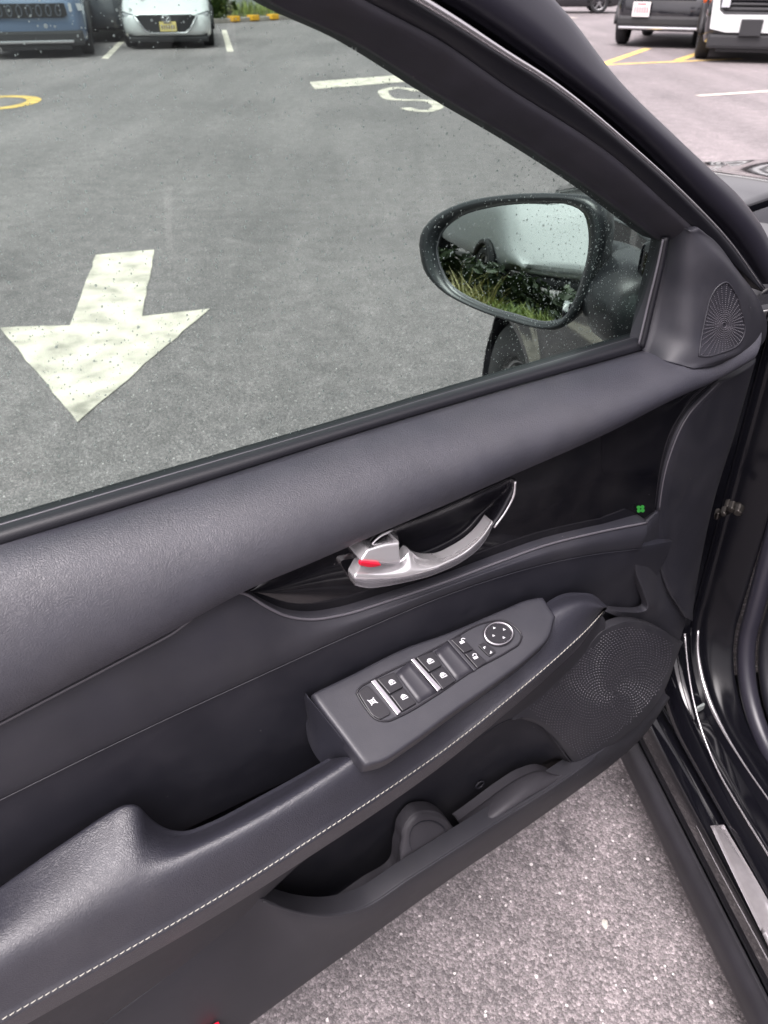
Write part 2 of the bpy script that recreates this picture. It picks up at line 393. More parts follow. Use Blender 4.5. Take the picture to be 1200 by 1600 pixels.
def sheet(name, rows, m, parent=None, roll=.0015, depth=.02, back=None, sides='tblr', kind=None, label=None, smooth=True, inset=True):
    """a moulded panel: the grid is its face, the border rolls over a small radius and runs back by depth along `back`"""
    R, Cn = len(rows), len(rows[0]); back = (-DN if back is None else back).normalized()
    V = [p.copy() for row in rows for p in row]; F = []
    for i in range(R - 1):
        for j in range(Cn - 1):
            F.append((i * Cn + j, i * Cn + j + 1, (i + 1) * Cn + j + 1, (i + 1) * Cn + j))
    loop = [(0, j) for j in range(Cn)] + [(i, Cn - 1) for i in range(1, R)] + [(R - 1, j) for j in range(Cn - 2, -1, -1)] + [(i, 0) for i in range(R - 2, 0, -1)]
    def inner(i, j): return (min(max(i, 1), R - 2) if R > 2 else i, min(max(j, 1), Cn - 2) if Cn > 2 else j)
    rng_ = []
    for (i, j) in loop:
        p = rows[i][j]; o = Vector((0, 0, 0))
        if R > 1:
            if i == 0: o += (p - rows[1][j]).normalized() if (p - rows[1][j]).length > 1e-6 else Vector()
            if i == R - 1: o += (p - rows[R - 2][j]).normalized() if (p - rows[R - 2][j]).length > 1e-6 else Vector()
        if j == 0: o += (p - rows[i][1]).normalized() if (p - rows[i][1]).length > 1e-6 else Vector()
        if j == Cn - 1: o += (p - rows[i][Cn - 2]).normalized() if (p - rows[i][Cn - 2]).length > 1e-6 else Vector()
        o -= back * o.dot(back)
        o = o.normalized() if o.length > 1e-6 else o
        rng_.append((p, o))
    # smooth the outward directions a little
    for _ in range(2):
        q = []
        for k in range(len(rng_)):
            o = rng_[k - 1][1] + rng_[k][1] * 2 + rng_[(k + 1) % len(rng_)][1]
            q.append((rng_[k][0], o.normalized() if o.length > 1e-6 else o))
        rng_ = q
    prev = [i * Cn + j for (i, j) in loop]; steps = []
    if roll > 0:
        for a in (30, 60, 90):
            a = math.radians(a); steps.append((roll * math.sin(a), roll * (1 - math.cos(a))))
    steps.append((roll, roll + depth))
    L = len(loop)
    for (oo, bb) in steps:
        base = len(V)
        for (p, o) in rng_: V.append(p + o * oo + back * bb)
        for k in range(L):
            k2 = (k + 1) % L; F.append((prev[k2], prev[k], base + k, base + k2))
        prev = [base + k for k in range(L)]
    # orient to the camera side
    i, j = R // 2, Cn // 2
    a, b, c = rows[max(0, i - 1)][j], rows[max(0, i - 1)][min(j + 1, Cn - 1)], rows[min(max(0, i - 1) + 1, R - 1)][min(j + 1, Cn - 1)]
    nn = (b - a).cross(c - a)
    if nn.dot(-back) < 0: F = [tuple(reversed(f)) for f in F]
    return obj(name, V, F, m, parent, smooth, kind, label)
def tube(path, r, seg=8, closed=False, caps=True):
    V, F = [], []; n = len(path); prevx = None
    for i, p in enumerate(path):
        a = path[i - 1] if (i > 0 or closed) else path[i]; b = path[(i + 1) % n] if (i < n - 1 or closed) else path[i]
        t = (b - a).normalized()
        x = t.orthogonal().normalized() if prevx is None else (prevx - t * prevx.dot(t)).normalized()
        prevx = x; y = t.cross(x); rr = r(i / max(1, n - 1)) if callable(r) else r
        for k in range(seg):
            q = 2 * math.pi * k / seg; V.append(p + x * (rr * math.cos(q)) + y * (rr * math.sin(q)))
    for i in range(n - (0 if closed else 1)):
        i2 = (i + 1) % n
        for k in range(seg):
            k2 = (k + 1) % seg; F.append((i * seg + k, i * seg + k2, i2 * seg + k2, i2 * seg + k))
    if caps and not closed: F.append(tuple(range(seg - 1, -1, -1))); F.append(tuple((n - 1) * seg + k for k in range(seg)))
    return V, F
def tobj(name, path, r, m, parent=None, seg=8, closed=False, kind=None):
    V, F = tube(path, r, seg, closed); return obj(name, V, F, m, parent, True, kind)
def bm_box(bm, c, s, rot=None):
    r = bmesh.ops.create_cube(bm, size=1.0)
    mt = Matrix.Translation(c) @ (rot.to_4x4() if rot else Matrix()) @ Matrix.Diagonal((*s, 1))
    bmesh.ops.transform(bm, matrix=mt, verts=r['verts']); return r['verts']
def bevel(bm, w_, seg=2):
    bmesh.ops.bevel(bm, geom=list(bm.edges), offset=w_, segments=seg, affect='EDGES', profile=.6)
def slab(name, pts, down, h, m, parent=None, bev=.0008, kind=None, seg=2):
    """a polygon (world points, top face) with thickness h along `down`, bevelled"""
    bm = bmesh.new(); down = down.normalized()
    a = [bm.verts.new(p) for p in pts]; b = [bm.verts.new(p + down * h) for p in pts]; n = len(pts)
    bm.faces.new(a); bm.faces.new(list(reversed(b)))
    for i in range(n): bm.faces.new((a[(i + 1) % n], a[i], b[i], b[(i + 1) % n]))
    bmesh.ops.recalc_face_normals(bm, faces=bm.faces)
    if bev:
        e = [x for x in bm.edges if all(vv in a for vv in x.verts) or (len([vv for vv in x.verts if vv in a]) == 1)]
        bmesh.ops.bevel(bm, geom=e, offset=bev, segments=seg, affect='EDGES', profile=.6, clamp_overlap=True)
    return bobj(name, bm, m, parent, False, kind)

# ================================================================== GROUND AND MARKINGS
bm = bmesh.new(); bmesh.ops.create_grid(bm, x_segments=1, y_segments=1, size=200)
go = bobj('parking_lot', bm, 'asphalt'); tag(go, 'grey asphalt parking lot with pale aggregate', kind='structure')
def gpoly(name, pts, m, label, z=.004, px=True):
    C_ = [G(*p, z) if px else Vector((p[0], p[1], z)) for p in pts]; rg = random.Random(len(label)); V = []
    for a, b in zip(C_, C_[1:] + C_[:1]):
        n = max(1, int((b - a).length / .07))
        for k in range(n):
            j = rg.gauss(0, .0028) if k else 0; t = (b - a).normalized(); V.append(a + (b - a) * (k / n) + Vector((-t.y, t.x, 0)) * j)
    o = obj(name, V, [tuple(range(len(V)))], m, smooth=False)
    if o.data.polygons[0].normal.z < 0: o.data.flip_normals()
    return tag(o, label, kind='structure')
def gribbon(name, pts, wd, m, label, z=.004, closed=False):
    c = [Vector((p[0], p[1], 0)) for p in pts]; V, F = [], []; n = len(c)
    for i in range(n):
        a = c[i - 1] if (i or closed) else c[i]; b = c[(i + 1) % n] if (i < n - 1 or closed) else c[i]
        t = (b - a).normalized(); s = Vector((-t.y, t.x, 0)) * wd / 2
        V += [c[i] + s + UP * z, c[i] - s + UP * z]
    for i in range(n - (0 if closed else 1)):
        j = (i + 1) % n; F.append((2 * i, 2 * i + 1, 2 * j + 1, 2 * j))
    o = obj(name, V, F, m, smooth=False)
    if o.data.polygons[0].normal.z < 0: o.data.flip_normals()
    return tag(o, label, kind='structure')
gpoly('arrow_marking', [(150, 398), (241, 390), (222, 494), (328, 482), (121, 659), (0, 512), (109, 508)], 'mark_white', 'worn white direction arrow painted on the asphalt')
gpoly('stop_line', [(484, 128), (700, 111), (715, 121), (492, 139)], 'mark_white', 'white stop line painted across the lane')
def gl(px, k=40, closed=False):
    return [(q.x, q.y) for q in (G(u, v) for u, v in curve(px, k))]
gribbon('letter_marking', gl([(652, 143), (634, 138.5), (612, 138.5), (598, 144), (604, 152), (628, 156.5), (655, 157), (676, 160), (685, 167), (674, 172.5), (652, 173.5), (632, 169)]), .135, 'mark_white', 'white letter S painted beyond the stop line')
gpoly('letter_marking', [(664, 135), (690, 131), (700, 139), (676, 141)], 'mark_white', 'corner of the next white painted letter')
cx, cy = G(-8, 161).x, G(-8, 161).y
ex = G(47, 161).x - cx; ey = (G(-8, 151).y - G(-8, 172).y) / 2
gribbon('ring_marking', [(cx + ex * math.cos(a), cy + ey * math.sin(a)) for a in (2 * math.pi * i / 48 for i in range(48))], .17, 'mark_yellow', 'yellow ring painted on the lane', closed=True)
gribbon('bay_line', [G(164, 92).xy, G(197, 58).xy], .13, 'mark_white', 'white bay line left of the white hatchback')
gribbon('bay_line', [G(350, 47).xy, G(360, 81).xy], .13, 'mark_white', 'white bay line right of the white hatchback')
gribbon('bay_line', [G(0, 86).xy, G(-30, 100).xy], .13, 'mark_white', 'white bay line left of the blue car')
gribbon('bay_line', [G(498, 38).xy, G(560, 66).xy], .12, 'mark_white', 'thin white bay line behind the window frame')
gribbon('bay_line', [G(1090, 150).xy, G(1330, 134).xy], .11, 'mark_white', 'white bay line beyond the black bonnet')
gribbon('bay_line', [G(870, 26).xy, G(900, 28).xy], .2, 'mark_white', 'short white line under the dark car')
gribbon('hatch_line', [G(930, 102).xy, G(1160, 92).xy], .13, 'mark_yellow', 'yellow line in front of the dark vehicles')
gribbon('hatch_line', [G(943, 100).xy, G(1012, 76).xy], .15, 'mark_yellow', 'yellow diagonal below the black car')
gribbon('hatch_line', [G(1058, 95).xy, G(1093, 83).xy], .15, 'mark_yellow', 'yellow diagonal between the dark vehicles')

# ================================================================== THE BLACK CAR
car = empty('black_car', (HINGE.x, HINGE.y, 0), 'black car in the foreground with its front door wide open', 'car', world=True)
def part(name, parent=car):  # an empty-mesh-free way: parts are made by obj/sheet directly
    return name

# ---------------- door shell: the root mesh of the door, everything on it is a sub-part
NU = 90
S_END = 1.10
# outer skin and inner backing of the door, one closed shell
def door_shell():
    st = [(-.005), .03, .2, .4, .6, .8, 1.0, S_END + .01]
    V, F, rows = [], [], []
    for s in st:
        taper = .0 if s > .1 else .0
        prof = [(.012, .30), (.012, .945), (.0, .950), (-.055, .912), (-.075, .88), (-.085, .80), (-.088, .62), (-.080, .42), (-.055, .27), (-.03, .25)]
        if s < .05: prof = [(.006, .34), (.006, .93), (-.002, .935), (-.05, .905), (-.062, .88), (-.07, .80), (-.072, .62), (-.066, .44), (-.045, .30), (-.03, .28)]
        rows.append([DW(s, n, z) for n, z in prof])
    k = len(rows[0])
    for r in rows: V += r
    for i in range(len(rows) - 1):
        for j in range(k):
            j2 = (j + 1) % k; F.append((i * k + j, i * k + j2, (i + 1) * k + j2, (i + 1) * k + j))
    F.append(tuple(range(k - 1, -1, -1))); F.append(tuple((len(rows) - 1) * k + j for j in range(k)))
    bm = bmesh.new(); vs = [bm.verts.new(v) for v in V]
    for f in F: bm.faces.new([vs[i] for i in f])
    return bobj('door', bm, 'paint', car)
door = door_shell()
door['label'] = 'front door standing wide open'

# belt seal
W0 = [(0, 819), (250, 745), (500, 672), (740, 600), (870, 562), (1002, 523)]
W1 = [(0, 850), (300, 758), (600, 663), (800, 604), (1004, 546)]
w0 = ext(rail(W0, NU, .001, 'u'), S_END); w1 = ext(rail(W1, NU, .020, 'u'), S_END)
sheet('window_seal', bez(w0, w1, (.008, .004), (.001, .010), 6), 'rubber', door, roll=.001, depth=.01)
# thin bright lip on the seal, against the glass
wl = ext(rail([(u, v + 3) for u, v in W0], NU, .004, 'u'), S_END)
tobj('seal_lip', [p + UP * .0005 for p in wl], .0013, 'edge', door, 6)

# upper pad
UB = [(0, 1126), (130, 1058), (260, 990), (385, 922), (500, 873), (600, 829), (700, 786), (800, 742), (960, 671), (1060, 620), (1125, 591), (1178, 561)]
ub = ext(rail(UB, NU, [(0, .086), (.75, .086), (1, .067)], 'u'), S_END)
ut = ext(rail([(0, 852), (300, 760), (600, 665), (800, 606), (1004, 548), (1174, 500)], NU, .020, 'u'), S_END)
sheet('upper_trim', bez(ut, ub, lambda x: (.045 * (1 - .5 * max(0, x - .85) / .15), .004), lambda x: (.010 * (1 - .6 * max(0, x - .8) / .2), .030 * (1 - .75 * max(0, x - .75) / .25)), 18), 'pad', door, roll=.0015, depth=.03)

# mid panel between the pad and the fine seam
L1 = [(0, 1130), (130, 1062), (260, 994), (385, 928), (412, 945), (445, 961), (485, 967), (530, 961), (610, 937), (700, 907), (780, 877), (850, 852), (930, 832), (1010, 816)]
L2 = [(0, 1248), (200, 1150), (400, 1057), (560, 985), (700, 927), (850, 880), (930, 864), (1002, 855)]
l1 = ext(rail(L1, 140, .076, 'u'), S_END); l2 = ext(rail(L2, 140, .082, 'u', (0, 1002)), S_END)
sheet('mid_panel', bez(l1, l2, (.005, -.008), (.003, .02), 8), 'mid', door, roll=.0018, depth=.015)
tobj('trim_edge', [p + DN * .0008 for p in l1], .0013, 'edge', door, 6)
# insert behind the armrest
l2b = ext(rail(L2 + [(1050, 846)], 104, [(0, .0795), (.86, .0795), (1, .062)], 'u', (0, 1050)), S_END)
low = [DW(door_s(p) + .01, .052, .60) for p in l2b]
sheet('door_insert', bez(l2b, low, (.001, -.03), (.004, .06), 12), 'insert', door, roll=.0008, depth=.01)
l2s = ext(rail([(u, v + 2.5) for u, v in L2], 100, .0825, 'u', (0, 1002)), S_END)
tobj('seam', l2s, .00045, 'plate', door, 5)

# piano black panel with the handle bowl pressed into it
GT = [(385, 922), (500, 860), (600, 814), (700, 770), (800, 726), (960, 652), (1060, 600), (1122, 572)]
GB = L1[3:] + [(1026, 793), (1040, 722), (1070, 652), (1122, 597)]
CUP = [(566, 872), (585, 846), (607, 830), (660, 808), (725, 780), (775, 758), (803, 749), (806, 757), (797, 782), (776, 818), (748, 850), (700, 880), (650, 898), (605, 905), (575, 900)]
def inside(poly, x, y):
    c = False; n = len(poly)
    for i in range(n):
        x1, y1 = poly[i]; x2, y2 = poly[(i + 1) % n]
        if (y1 > y) != (y2 > y) and x < (x2 - x1) * (y - y1) / (y2 - y1) + x1: c = not c
    return c
def pdist(poly, x, y):
    d = 1e9; n = len(poly)
    for i in range(n):
        x1, y1 = poly[i]; x2, y2 = poly[(i + 1) % n]; dx, dy = x2 - x1, y2 - y1
        t = max(0, min(1, ((x - x1) * dx + (y - y1) * dy) / (dx * dx + dy * dy))); d = min(d, math.hypot(x - x1 - t * dx, y - y1 - t * dy))
    return d
cupc = curve(CUP + [CUP[0]], 70)[:-1]
gt = curve(GT, 300, 'u'); gb = curve(GB, 300, 'u')
rowsG, maskG = [], []
for j in range(61):
    t = j / 60; row, mk = [], []
    for a, b in zip(gt, gb):
        u, v = a[0] * (1 - t) + b[0] * t, a[1] * (1 - t) + b[1] * t
        n = .066 + .003 * math.sin(math.pi * t) - .020 * min(1, max(0, (u - 940) / 170)); k = 0
        if inside(cupc, u, v):
            d = min(1, pdist(cupc, u, v) / 34); d = d * d * (3 - 2 * d); n -= .026 * d; k = 1
        row.append(P(u, v, n)); mk.append(k)
    rowsG.append(row); maskG.append(mk)
Vg = [p for r in rowsG for p in r]; Fg, Fc = [], []
for i in range(60):
    for j in range(299):
        f = (i * 300 + j, (i + 1) * 300 + j, (i + 1) * 300 + j + 1, i * 300 + j + 1)
        (Fc if maskG[i][j] + maskG[i + 1][j] + maskG[i][j + 1] + maskG[i + 1][j + 1] >= 3 else Fg).append(f)
def submesh(name, V, F, m, parent):
    used = sorted({i for f in F for i in f}); mp = {o: k for k, o in enumerate(used)}
    o = obj(name, [V[i] for i in used], [tuple(mp[i] for i in f) for f in F], m, parent)
    if o.data.polygons[len(F) // 2].normal.dot(DN) < 0: o.data.flip_normals()
    return o
submesh('gloss_panel', Vg, Fg, 'piano', door)
submesh('handle_recess', Vg, Fc, 'cup', door)
cuploop = [P(u, v, .0675) for u, v in cupc]
tobj('recess_rim', cuploop, .0013, 'piano', door, 6, True)
tobj('recess_trim', [P(u, v, .0685) for u, v in curve([(805, 752), (803, 772), (791, 797), (772, 824)], 16)], .0014, 'chrome', door, 6)
tobj('recess_trim', [P(u, v, .0695) for u, v in curve([(563, 884), (576, 857), (594, 838), (614, 828)], 16)], .0012, 'chrome', door, 6)

# inner handle: lever, lock tab, red mark
hl_t = [(565, 884), (588, 885), (612, 882), (630, 874), (640, 864), (652, 872), (670, 875), (690, 873), (712, 863), (733, 850), (752, 833), (766, 815)]
hl_b = [(557, 914), (572, 918), (600, 916), (622, 912), (645, 907), (668, 901), (690, 893), (710, 884), (730, 872), (748, 857), (762, 838), (770, 820)]
hl_c = [(556, 902), (575, 903), (600, 902), (625, 900), (650, 895), (675, 889), (700, 878), (720, 868), (740, 853), (757, 835), (769, 817)]
a = rail(hl_t, 50, [(0, .080), (.25, .080), (.45, .077), (.8, .0745), (1, .074)]); cc = rail(hl_c, 50, [(0, .087), (.4, .092), (.8, .086), (1, .077)]); b = rail(hl_b, 50, [(0, .077), (.4, .079), (1, .0735)])
hnd = sheet('inner_handle', blend([a, cc, b], 8), 'chrome', door, roll=.0014, depth=.010)
ra = rail([(588, 845), (604, 837), (621, 837)], 14, .062); rb = rail([(577, 858), (596, 852), (622, 848)], 14, .086)
rc = rail([(566, 876), (594, 879), (624, 879)], 14, .089); rd = rail([(567, 879), (594, 882), (624, 881)], 14, .080)
sheet('lock_tab', blend([ra, rb, rc, rd], 5, False), 'chrome', door, roll=.0012, depth=.022)
sheet('lock_mark', bez(rail([(564, 878.5), (578, 880), (595, 882.5)], 10, .0915), rail([(563, 883), (577, 886), (595, 884)], 10, .0905), (0, 0), (0, 0), 2), 'red', door, roll=.0003, depth=.003)
# green clover sticker near the panel's end
for du, dv in ((-3.5, -2.5), (3, -3), (3.5, 3), (-3, 3)):
    pass
bm = bmesh.new()
for du, dv in ((-3.2, -2.2), (2.8, -2.8), (3.2, 2.6), (-2.8, 3.0)):
    c = [bm.verts.new(P(1001 + du + 3.3 * math.cos(q), 795 + dv + 3.1 * math.sin(q), .0640 + (du + dv) * .00002)) for q in (2 * math.pi * i / 8 for i in range(8))]
    bm.faces.new(c)
bobj('green_sticker', bm, 'green', door, label='small green clover shaped sticker')

# front end cover and corner panel
e0 = rail([(1122, 597), (1072, 652), (1043, 720), (1029, 800), (1031, 880), (1046, 925), (1072, 964)], 60, [(0, .048), (.25, .058), (1, .056)])
e1 = rail([(1178, 560), (1148, 670), (1114, 780), (1092, 880), (1076, 964)], 60, [(0, .022), (1, .024)])
sheet('end_cover', bez(e0, e1, (.008, 0), (.016, 0), 10), 'plastic', door, roll=.0018, depth=.012)
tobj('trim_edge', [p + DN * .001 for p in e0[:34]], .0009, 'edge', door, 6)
c0 = rail([(1000, 856), (994, 885), (1006, 925), (1013, 948), (945, 955)], 40, [(0, .075), (1, .07)], smooth=True)
c1 = rail([(1010, 818), (1029, 800), (1031, 880), (1046, 925), (1070, 962), (1062, 1003)], 40, [(0, .062), (1, .040)])
sheet('corner_panel', blend([c0, c1], 8), 'mid', door, roll=.001, depth=.01)

pA, pB, pC = P(492, 1085, .084), P(846, 936, .089), P(575, 1191, .156)
PLN = (pB - pA).cross(pC - pA).normalized()
if PLN.z < 0: PLN = -PLN
# armrest ---------------------------------------------------------------
AS = [(0, 1592), (100, 1536), (200, 1481), (300, 1424), (400, 1364), (500, 1300), (600, 1235), (700, 1165), (800, 1085), (880, 1016), (920, 978), (945, 950)]
ASN = [(0, .158), (.45, .158), (.75, .140), (.9, .120), (1, .098)]
ASc = with_n(AS, ASN)
ar_out = [P(*p) for p in curve(ASc, 150, 'u', (0, 945))]
I0 = [(0, 1392, .088), (60, 1349, .087), (120, 1308, .086), (165, 1278, .086), (195, 1263, .088), (215, 1264, .091), (238, 1286, .096), (262, 1300, .100), (290, 1303, .103), (325, 1291, .105), (400, 1252, .106), (500, 1196, .105), (560, 1160, .104), (600, 1138, .104), (700, 1072, .102), (780, 1020, .098), (846, 950, .088), (880, 930, .084), (905, 928, .086), (930, 933, .092), (945, 947, .097)]
ar_in = [P(*p) for p in curve(I0, 150, 'u', (0, 945))]
ar_out_e, ar_in_e = ext(ar_out, S_END), ext(ar_in, S_END)
CR_ = [(0, 1490, .686), (100, 1437, .688), (200, 1384, .690), (300, 1334, .692), (400, 1283, .696), (500, 1222, .702), (600, 1155, .710), (700, 1085, .716), (780, 1026, .728), (860, 966, .741), (910, 944, .740), (945, 949, .722)]
def PZ(u, v, z): return G(u, v, z)
ar_c = ext([PZ(*p) for p in curve(CR_, 150, 'u', (0, 945))], S_END)
arm = sheet('armrest', blend([ar_in_e, ar_c, ar_out_e], 10), 'arm', car, roll=.004, depth=.045, back=-UP * .8 - DN * .25)
arm['label'] = 'padded leather armrest with pale stitching'
ge0 = [P(*p) + DS * .004 for p in curve([(489, 1089, .084), (530, 1140, .120), (573, 1193, .153)], 20)]
ge1 = [P(*p) for p in curve([(482, 1128, .070), (486, 1162, .076), (503, 1192, .096), (548, 1196, .108)], 20)]
sheet('grip_end', bez(ge0, ge1, (-.004, -.01), (-.004, .01), 6), 'insert', arm, roll=.0012, depth=.006)
# piping ledge below the stitching and the stitches
as_full = ext([P(*p) for p in curve(ASc, 160, 'u', (0, 945))], S_END, 20)
tobj('piping', [p - UP * .0065 - DN * .002 for p in as_full], .0016, 'arm', arm, 6)
def along(path, step):
    out, acc = [], 0.0
    for a, b in zip(path, path[1:]):
        L = (b - a).length
        while acc < L: out.append((a + (b - a) * (acc / L), (b - a).normalized())); acc += step
        acc -= L
    return out
V, F = [], []
for p, t in along(as_full, .0054):
    t2 = (t + UP * .22 * (1 if t.z > -2 else 0)).normalized(); c = p + UP * .0012 + DN * .0016
    v, f = tube([c - t2 * .0021, c - t2 * .0012 + DN * .0004, c + t2 * .0012 + DN * .0004, c + t2 * .0021], lambda x:   .00050 if .2 < x < .8 else .0003, 5)
    k = len(V); V += v; F += [tuple(i + k for i in q) for q in f]
obj('stitching', V, F, 'thread', arm, kind='stuff', label='pale cream stitches along the outer edge')

# switch plate on the armrest
def PP(u, v, h=0.0): return hit(u, v, pA + PLN * h, PLN)
PT = [(493, 1086), (545, 1061), (640, 1014), (700, 993), (790, 955), (830, 939), (847, 936)]
PB = [(572, 1190), (590, 1186), (640, 1156), (700, 1112), (770, 1063), (830, 1017), (856, 990), (864, 962)]
pt = [PP(*p, .004) for p in curve(PT, 80)]; pb = [PP(*p, .004) for p in curve(PB, 80)]
plate = sheet('switch_panel', blend([pt, pb], 10), 'plate', car, roll=.0035, depth=.016, back=-PLN)
plate['label'] = 'window switch panel on the armrest'
TRAY = [(557, 1083), (562, 1075), (578, 1065), (640, 1034), (700, 1003), (755, 974), (785, 970), (806, 981), (815, 994), (811, 1006), (798, 1015), (740, 1047), (680, 1087), (625, 1119), (603, 1127), (588, 1124), (570, 1104)]
tr = [PP(u, v, .0046) for u, v in curve(TRAY + [TRAY[0]], 90)[:-1]]
slab('switch_tray', tr, -PLN, .004, 'plate', plate, 0)
tobj('tray_rim', [p + PLN * .0003 for p in tr], .0010, 'switch', plate, 6, True)
def key(name, px, h, m, bev=.0008, hh=.006, seg=2):
    return slab(name, [PP(u, v, h) for u, v in px], -PLN, hh, m, plate, bev, seg=seg)
def rnd(px, r=.18, k=3):
    out = []; n = len(px)
    for i in range(n):
        p, a, b = Vector(px[i]), Vector(px[i - 1]), Vector(px[(i + 1) % n])
        A, B = p + (a - p) * r, p + (b - p) * r
        for j in range(k + 1):
            t = j / k; q = A * (1 - t)**2 + p * 2 * t * (1 - t) + B * t * t; out.append((q.x, q.y))
    return out
key('window_lock_switch', rnd([(559, 1082), (574, 1069), (613, 1114), (594, 1124), (581, 1117)], .22), .0066, 'switch')
key('silver_bar', [(580, 1064), (586, 1061), (627, 1112), (621, 1117)], .0078, 'silver', .0005)
key('window_switch', [(589, 1061), (616, 1050), (630, 1073), (609, 1084)], .0082, 'switch')
key('window_switch', [(610, 1086), (631, 1075), (651, 1098), (629, 1111)], .0082, 'switch')
key('silver_bar', [(642, 1030), (647, 1028), (690, 1075), (684, 1080)], .0078, 'silver', .0005)
key('window_switch', [(650, 1027), (676, 1017), (691, 1039), (671, 1050)], .0082, 'switch')
key('window_switch', [(672, 1052), (692, 1041), (711, 1064), (692, 1077)], .0082, 'switch')
key('door_lock_switch', [(704, 999), (719, 993), (740, 1014), (725, 1020)], .0072, 'switch')
key('door_lock_switch', [(726, 1021), (741, 1015), (761, 1034), (746, 1044)], .0072, 'switch')
key('silver_bar', [(699, 1000), (703, 998), (745, 1045), (741, 1048)], .0070, 'well', .0005)
key('mirror_fold_switch', rnd([(747, 1008), (757, 1003), (776, 1018), (765, 1026)], .2), .0066, 'switch')
# finger wells: sunken, darker troughs
for px in ([(619, 1051), (640, 1033), (683, 1081), (654, 1098)], [(679, 1018), (700, 1002), (742, 1047), (714, 1064)]):
    rows = []
    for j in range(7):
        t = j / 6; row = []
        for i in range(5):
            s = i / 4
            u = (px[0][0] * (1 - s) + px[1][0] * s) * (1 - t) + (px[3][0] * (1 - s) + px[2][0] * s) * t
            v = (px[0][1] * (1 - s) + px[1][1] * s) * (1 - t) + (px[3][1] * (1 - s) + px[2][1] * s) * t
            row.append(PP(u, v, .0052 + .0012 * (1 - math.sin(math.pi * s))))
        rows.append(row)
    sheet('finger_well', rows, 'well', plate, roll=0, depth=.002, back=-PLN)
# mirror adjuster: chrome ring and black pad
def ell(cu, cv, ru, rv, h, k=40): return [PP(cu + ru * math.cos(2 * math.pi * i / k), cv + rv * math.sin(2 * math.pi * i / k), h) for i in range(k)]
tobj('knob_ring', ell(779, 990, 22.0, 17.2, .0068), .0016, 'silver', plate, 8, True)
slab('mirror_knob', ell(779, 990, 20.5, 15.8, .0072, 32), -PLN, .005, 'switch', plate, .0008)
def prints(shapes, h, parent=plate, name='symbol'):
    bm = bmesh.new()
    for sh in shapes:
        try: bm.faces.new([bm.verts.new(PP(u, v, h)) for u, v in sh])
        except ValueError: pass
    for f in bm.faces:
        f.normal_update()
        if f.normal.dot(PLN) < 0: f.normal_flip()
    return bobj(name, bm, 'white_print', parent, recalc=False)
# symbols: screen axes of the switch field in the picture: along = (.92,-.40) px, across = (.66,.75)
AX, AY = (.91, -.42), (.64, .77)
def sy(c, pts, k=.86): return [(c[0] + k * (x * AX[0] + y * AY[0]), c[1] + k * (x * AX[1] + y * AY[1])) for x, y in pts]
def ring(c, r, w_, n=14, a0=0, a1=360, k=.86):
    out = []
    for i in range(n):
        q0, q1 = (math.radians(a0 + (a1 - a0) * (i + e) / n) for e in (0, 1))
        out.append(sy(c, [(r * math.cos(q0), r * math.sin(q0)), (r * math.cos(q1), r * math.sin(q1)), ((r - w_) * math.cos(q1), (r - w_) * math.sin(q1)), ((r - w_) * math.cos(q0), (r - w_) * math.sin(q0))], k))
    return out
def car_window(c):
    return [sy(c, [(-5, 4.5), (6, 4.5), (6, 2.8), (-5, 2.8)]), sy(c, [(-5, 2.8), (-3.4, 2.8), (-3.4, -2), (-5, -2)]), sy(c, [(-5, -2), (-3.4, -2), (1, -4.2), (1, -5.6), (-1.5, -5.2)]),
            sy(c, [(1, -5.6), (1, -4.2), (4.2, -1), (6, 2.8), (6, -.5), (4, -4.4)]), sy(c, [(-3, -2), (-3, 1.1), (3.6, 1.1), (1, -3.2)])]
for c in ((612, 1066), (631, 1089), (672, 1033), (692, 1055)): prints(car_window(c), .0085)
prints([sy((582, 1096), [(-5.5, -4.2), (5.5, -4.2), (5.5, -2.6), (-5.5, -2.6)]), sy((582, 1096), [(-5.5, 4.2), (5.5, 4.2), (5.5, 2.6), (-5.5, 2.6)]), sy((582, 1096), [(-5.5, -2.6), (-4, -2.6), (-4, 2.6), (-5.5, 2.6)]),
        sy((582, 1096), [(4, -2.6), (5.5, -2.6), (5.5, 2.6), (4, 2.6)]), sy((582, 1096), [(-7, -6), (-5.4, -6.6), (7, 6), (5.4, 6.6)]), sy((582, 1096), [(7, -6), (5.4, -6.6), (-7, 6), (-5.4, 6.6)])], .0069)
for c, op in (((721, 1002), 1), ((742, 1026), 0)):
    prints([sy(c, [(-4, -.6), (4, -.6), (4, 4.6), (-4, 4.6)])] + [[(p[0] + (3 if op else 0), p[1] - 2.2) for p in q] for q in ring(c, 4.0, 1.4, 8, 180, 360)], .0075)
prints([sy((758, 1012), [(-2.5, -2.5), (2.5, -2.5), (-2.5, 2.5)]), sy((766, 1019), [(2.5, -2.5), (2.5, 2.5), (-2.5, 2.5)])], .0069)
for du, dv in ((-7, -9), (8.5, -6.5), (-8, 3), (8, 6)):
    c = (779 + du, 990 + dv); prints([sy(c, [(0, -2.8), (2.6, 1.6), (-2.6, 1.6)])], .0075)

# ---------------- under the armrest, pocket, lower panel, speaker
T1 = [(60, 1690, .100), (160, 1600, .098), (300, 1497, .094), (410, 1404, .090), (470, 1349, .086), (600, 1260, .080), (700, 1188, .078), (780, 1133, .077), (812, 1116, .077), (850, 1085, .078), (905, 1030, .080), (945, 984, .080)]
T0 = [(u, v + 8, n - .012) for u, v, n in ASc]
t0 = [P(*p) for p in curve(T0, 90, 'l')]; t1 = [P(*p) for p in curve(T1, 90, 'l')]
t0 = ext(t0, S_END); t1 = ext(t1, S_END)
sheet('armrest_underside', bez(t0, t1, (-.02, -.02), (.0, .03), 8), 'lower', door, roll=.0008, depth=.008)
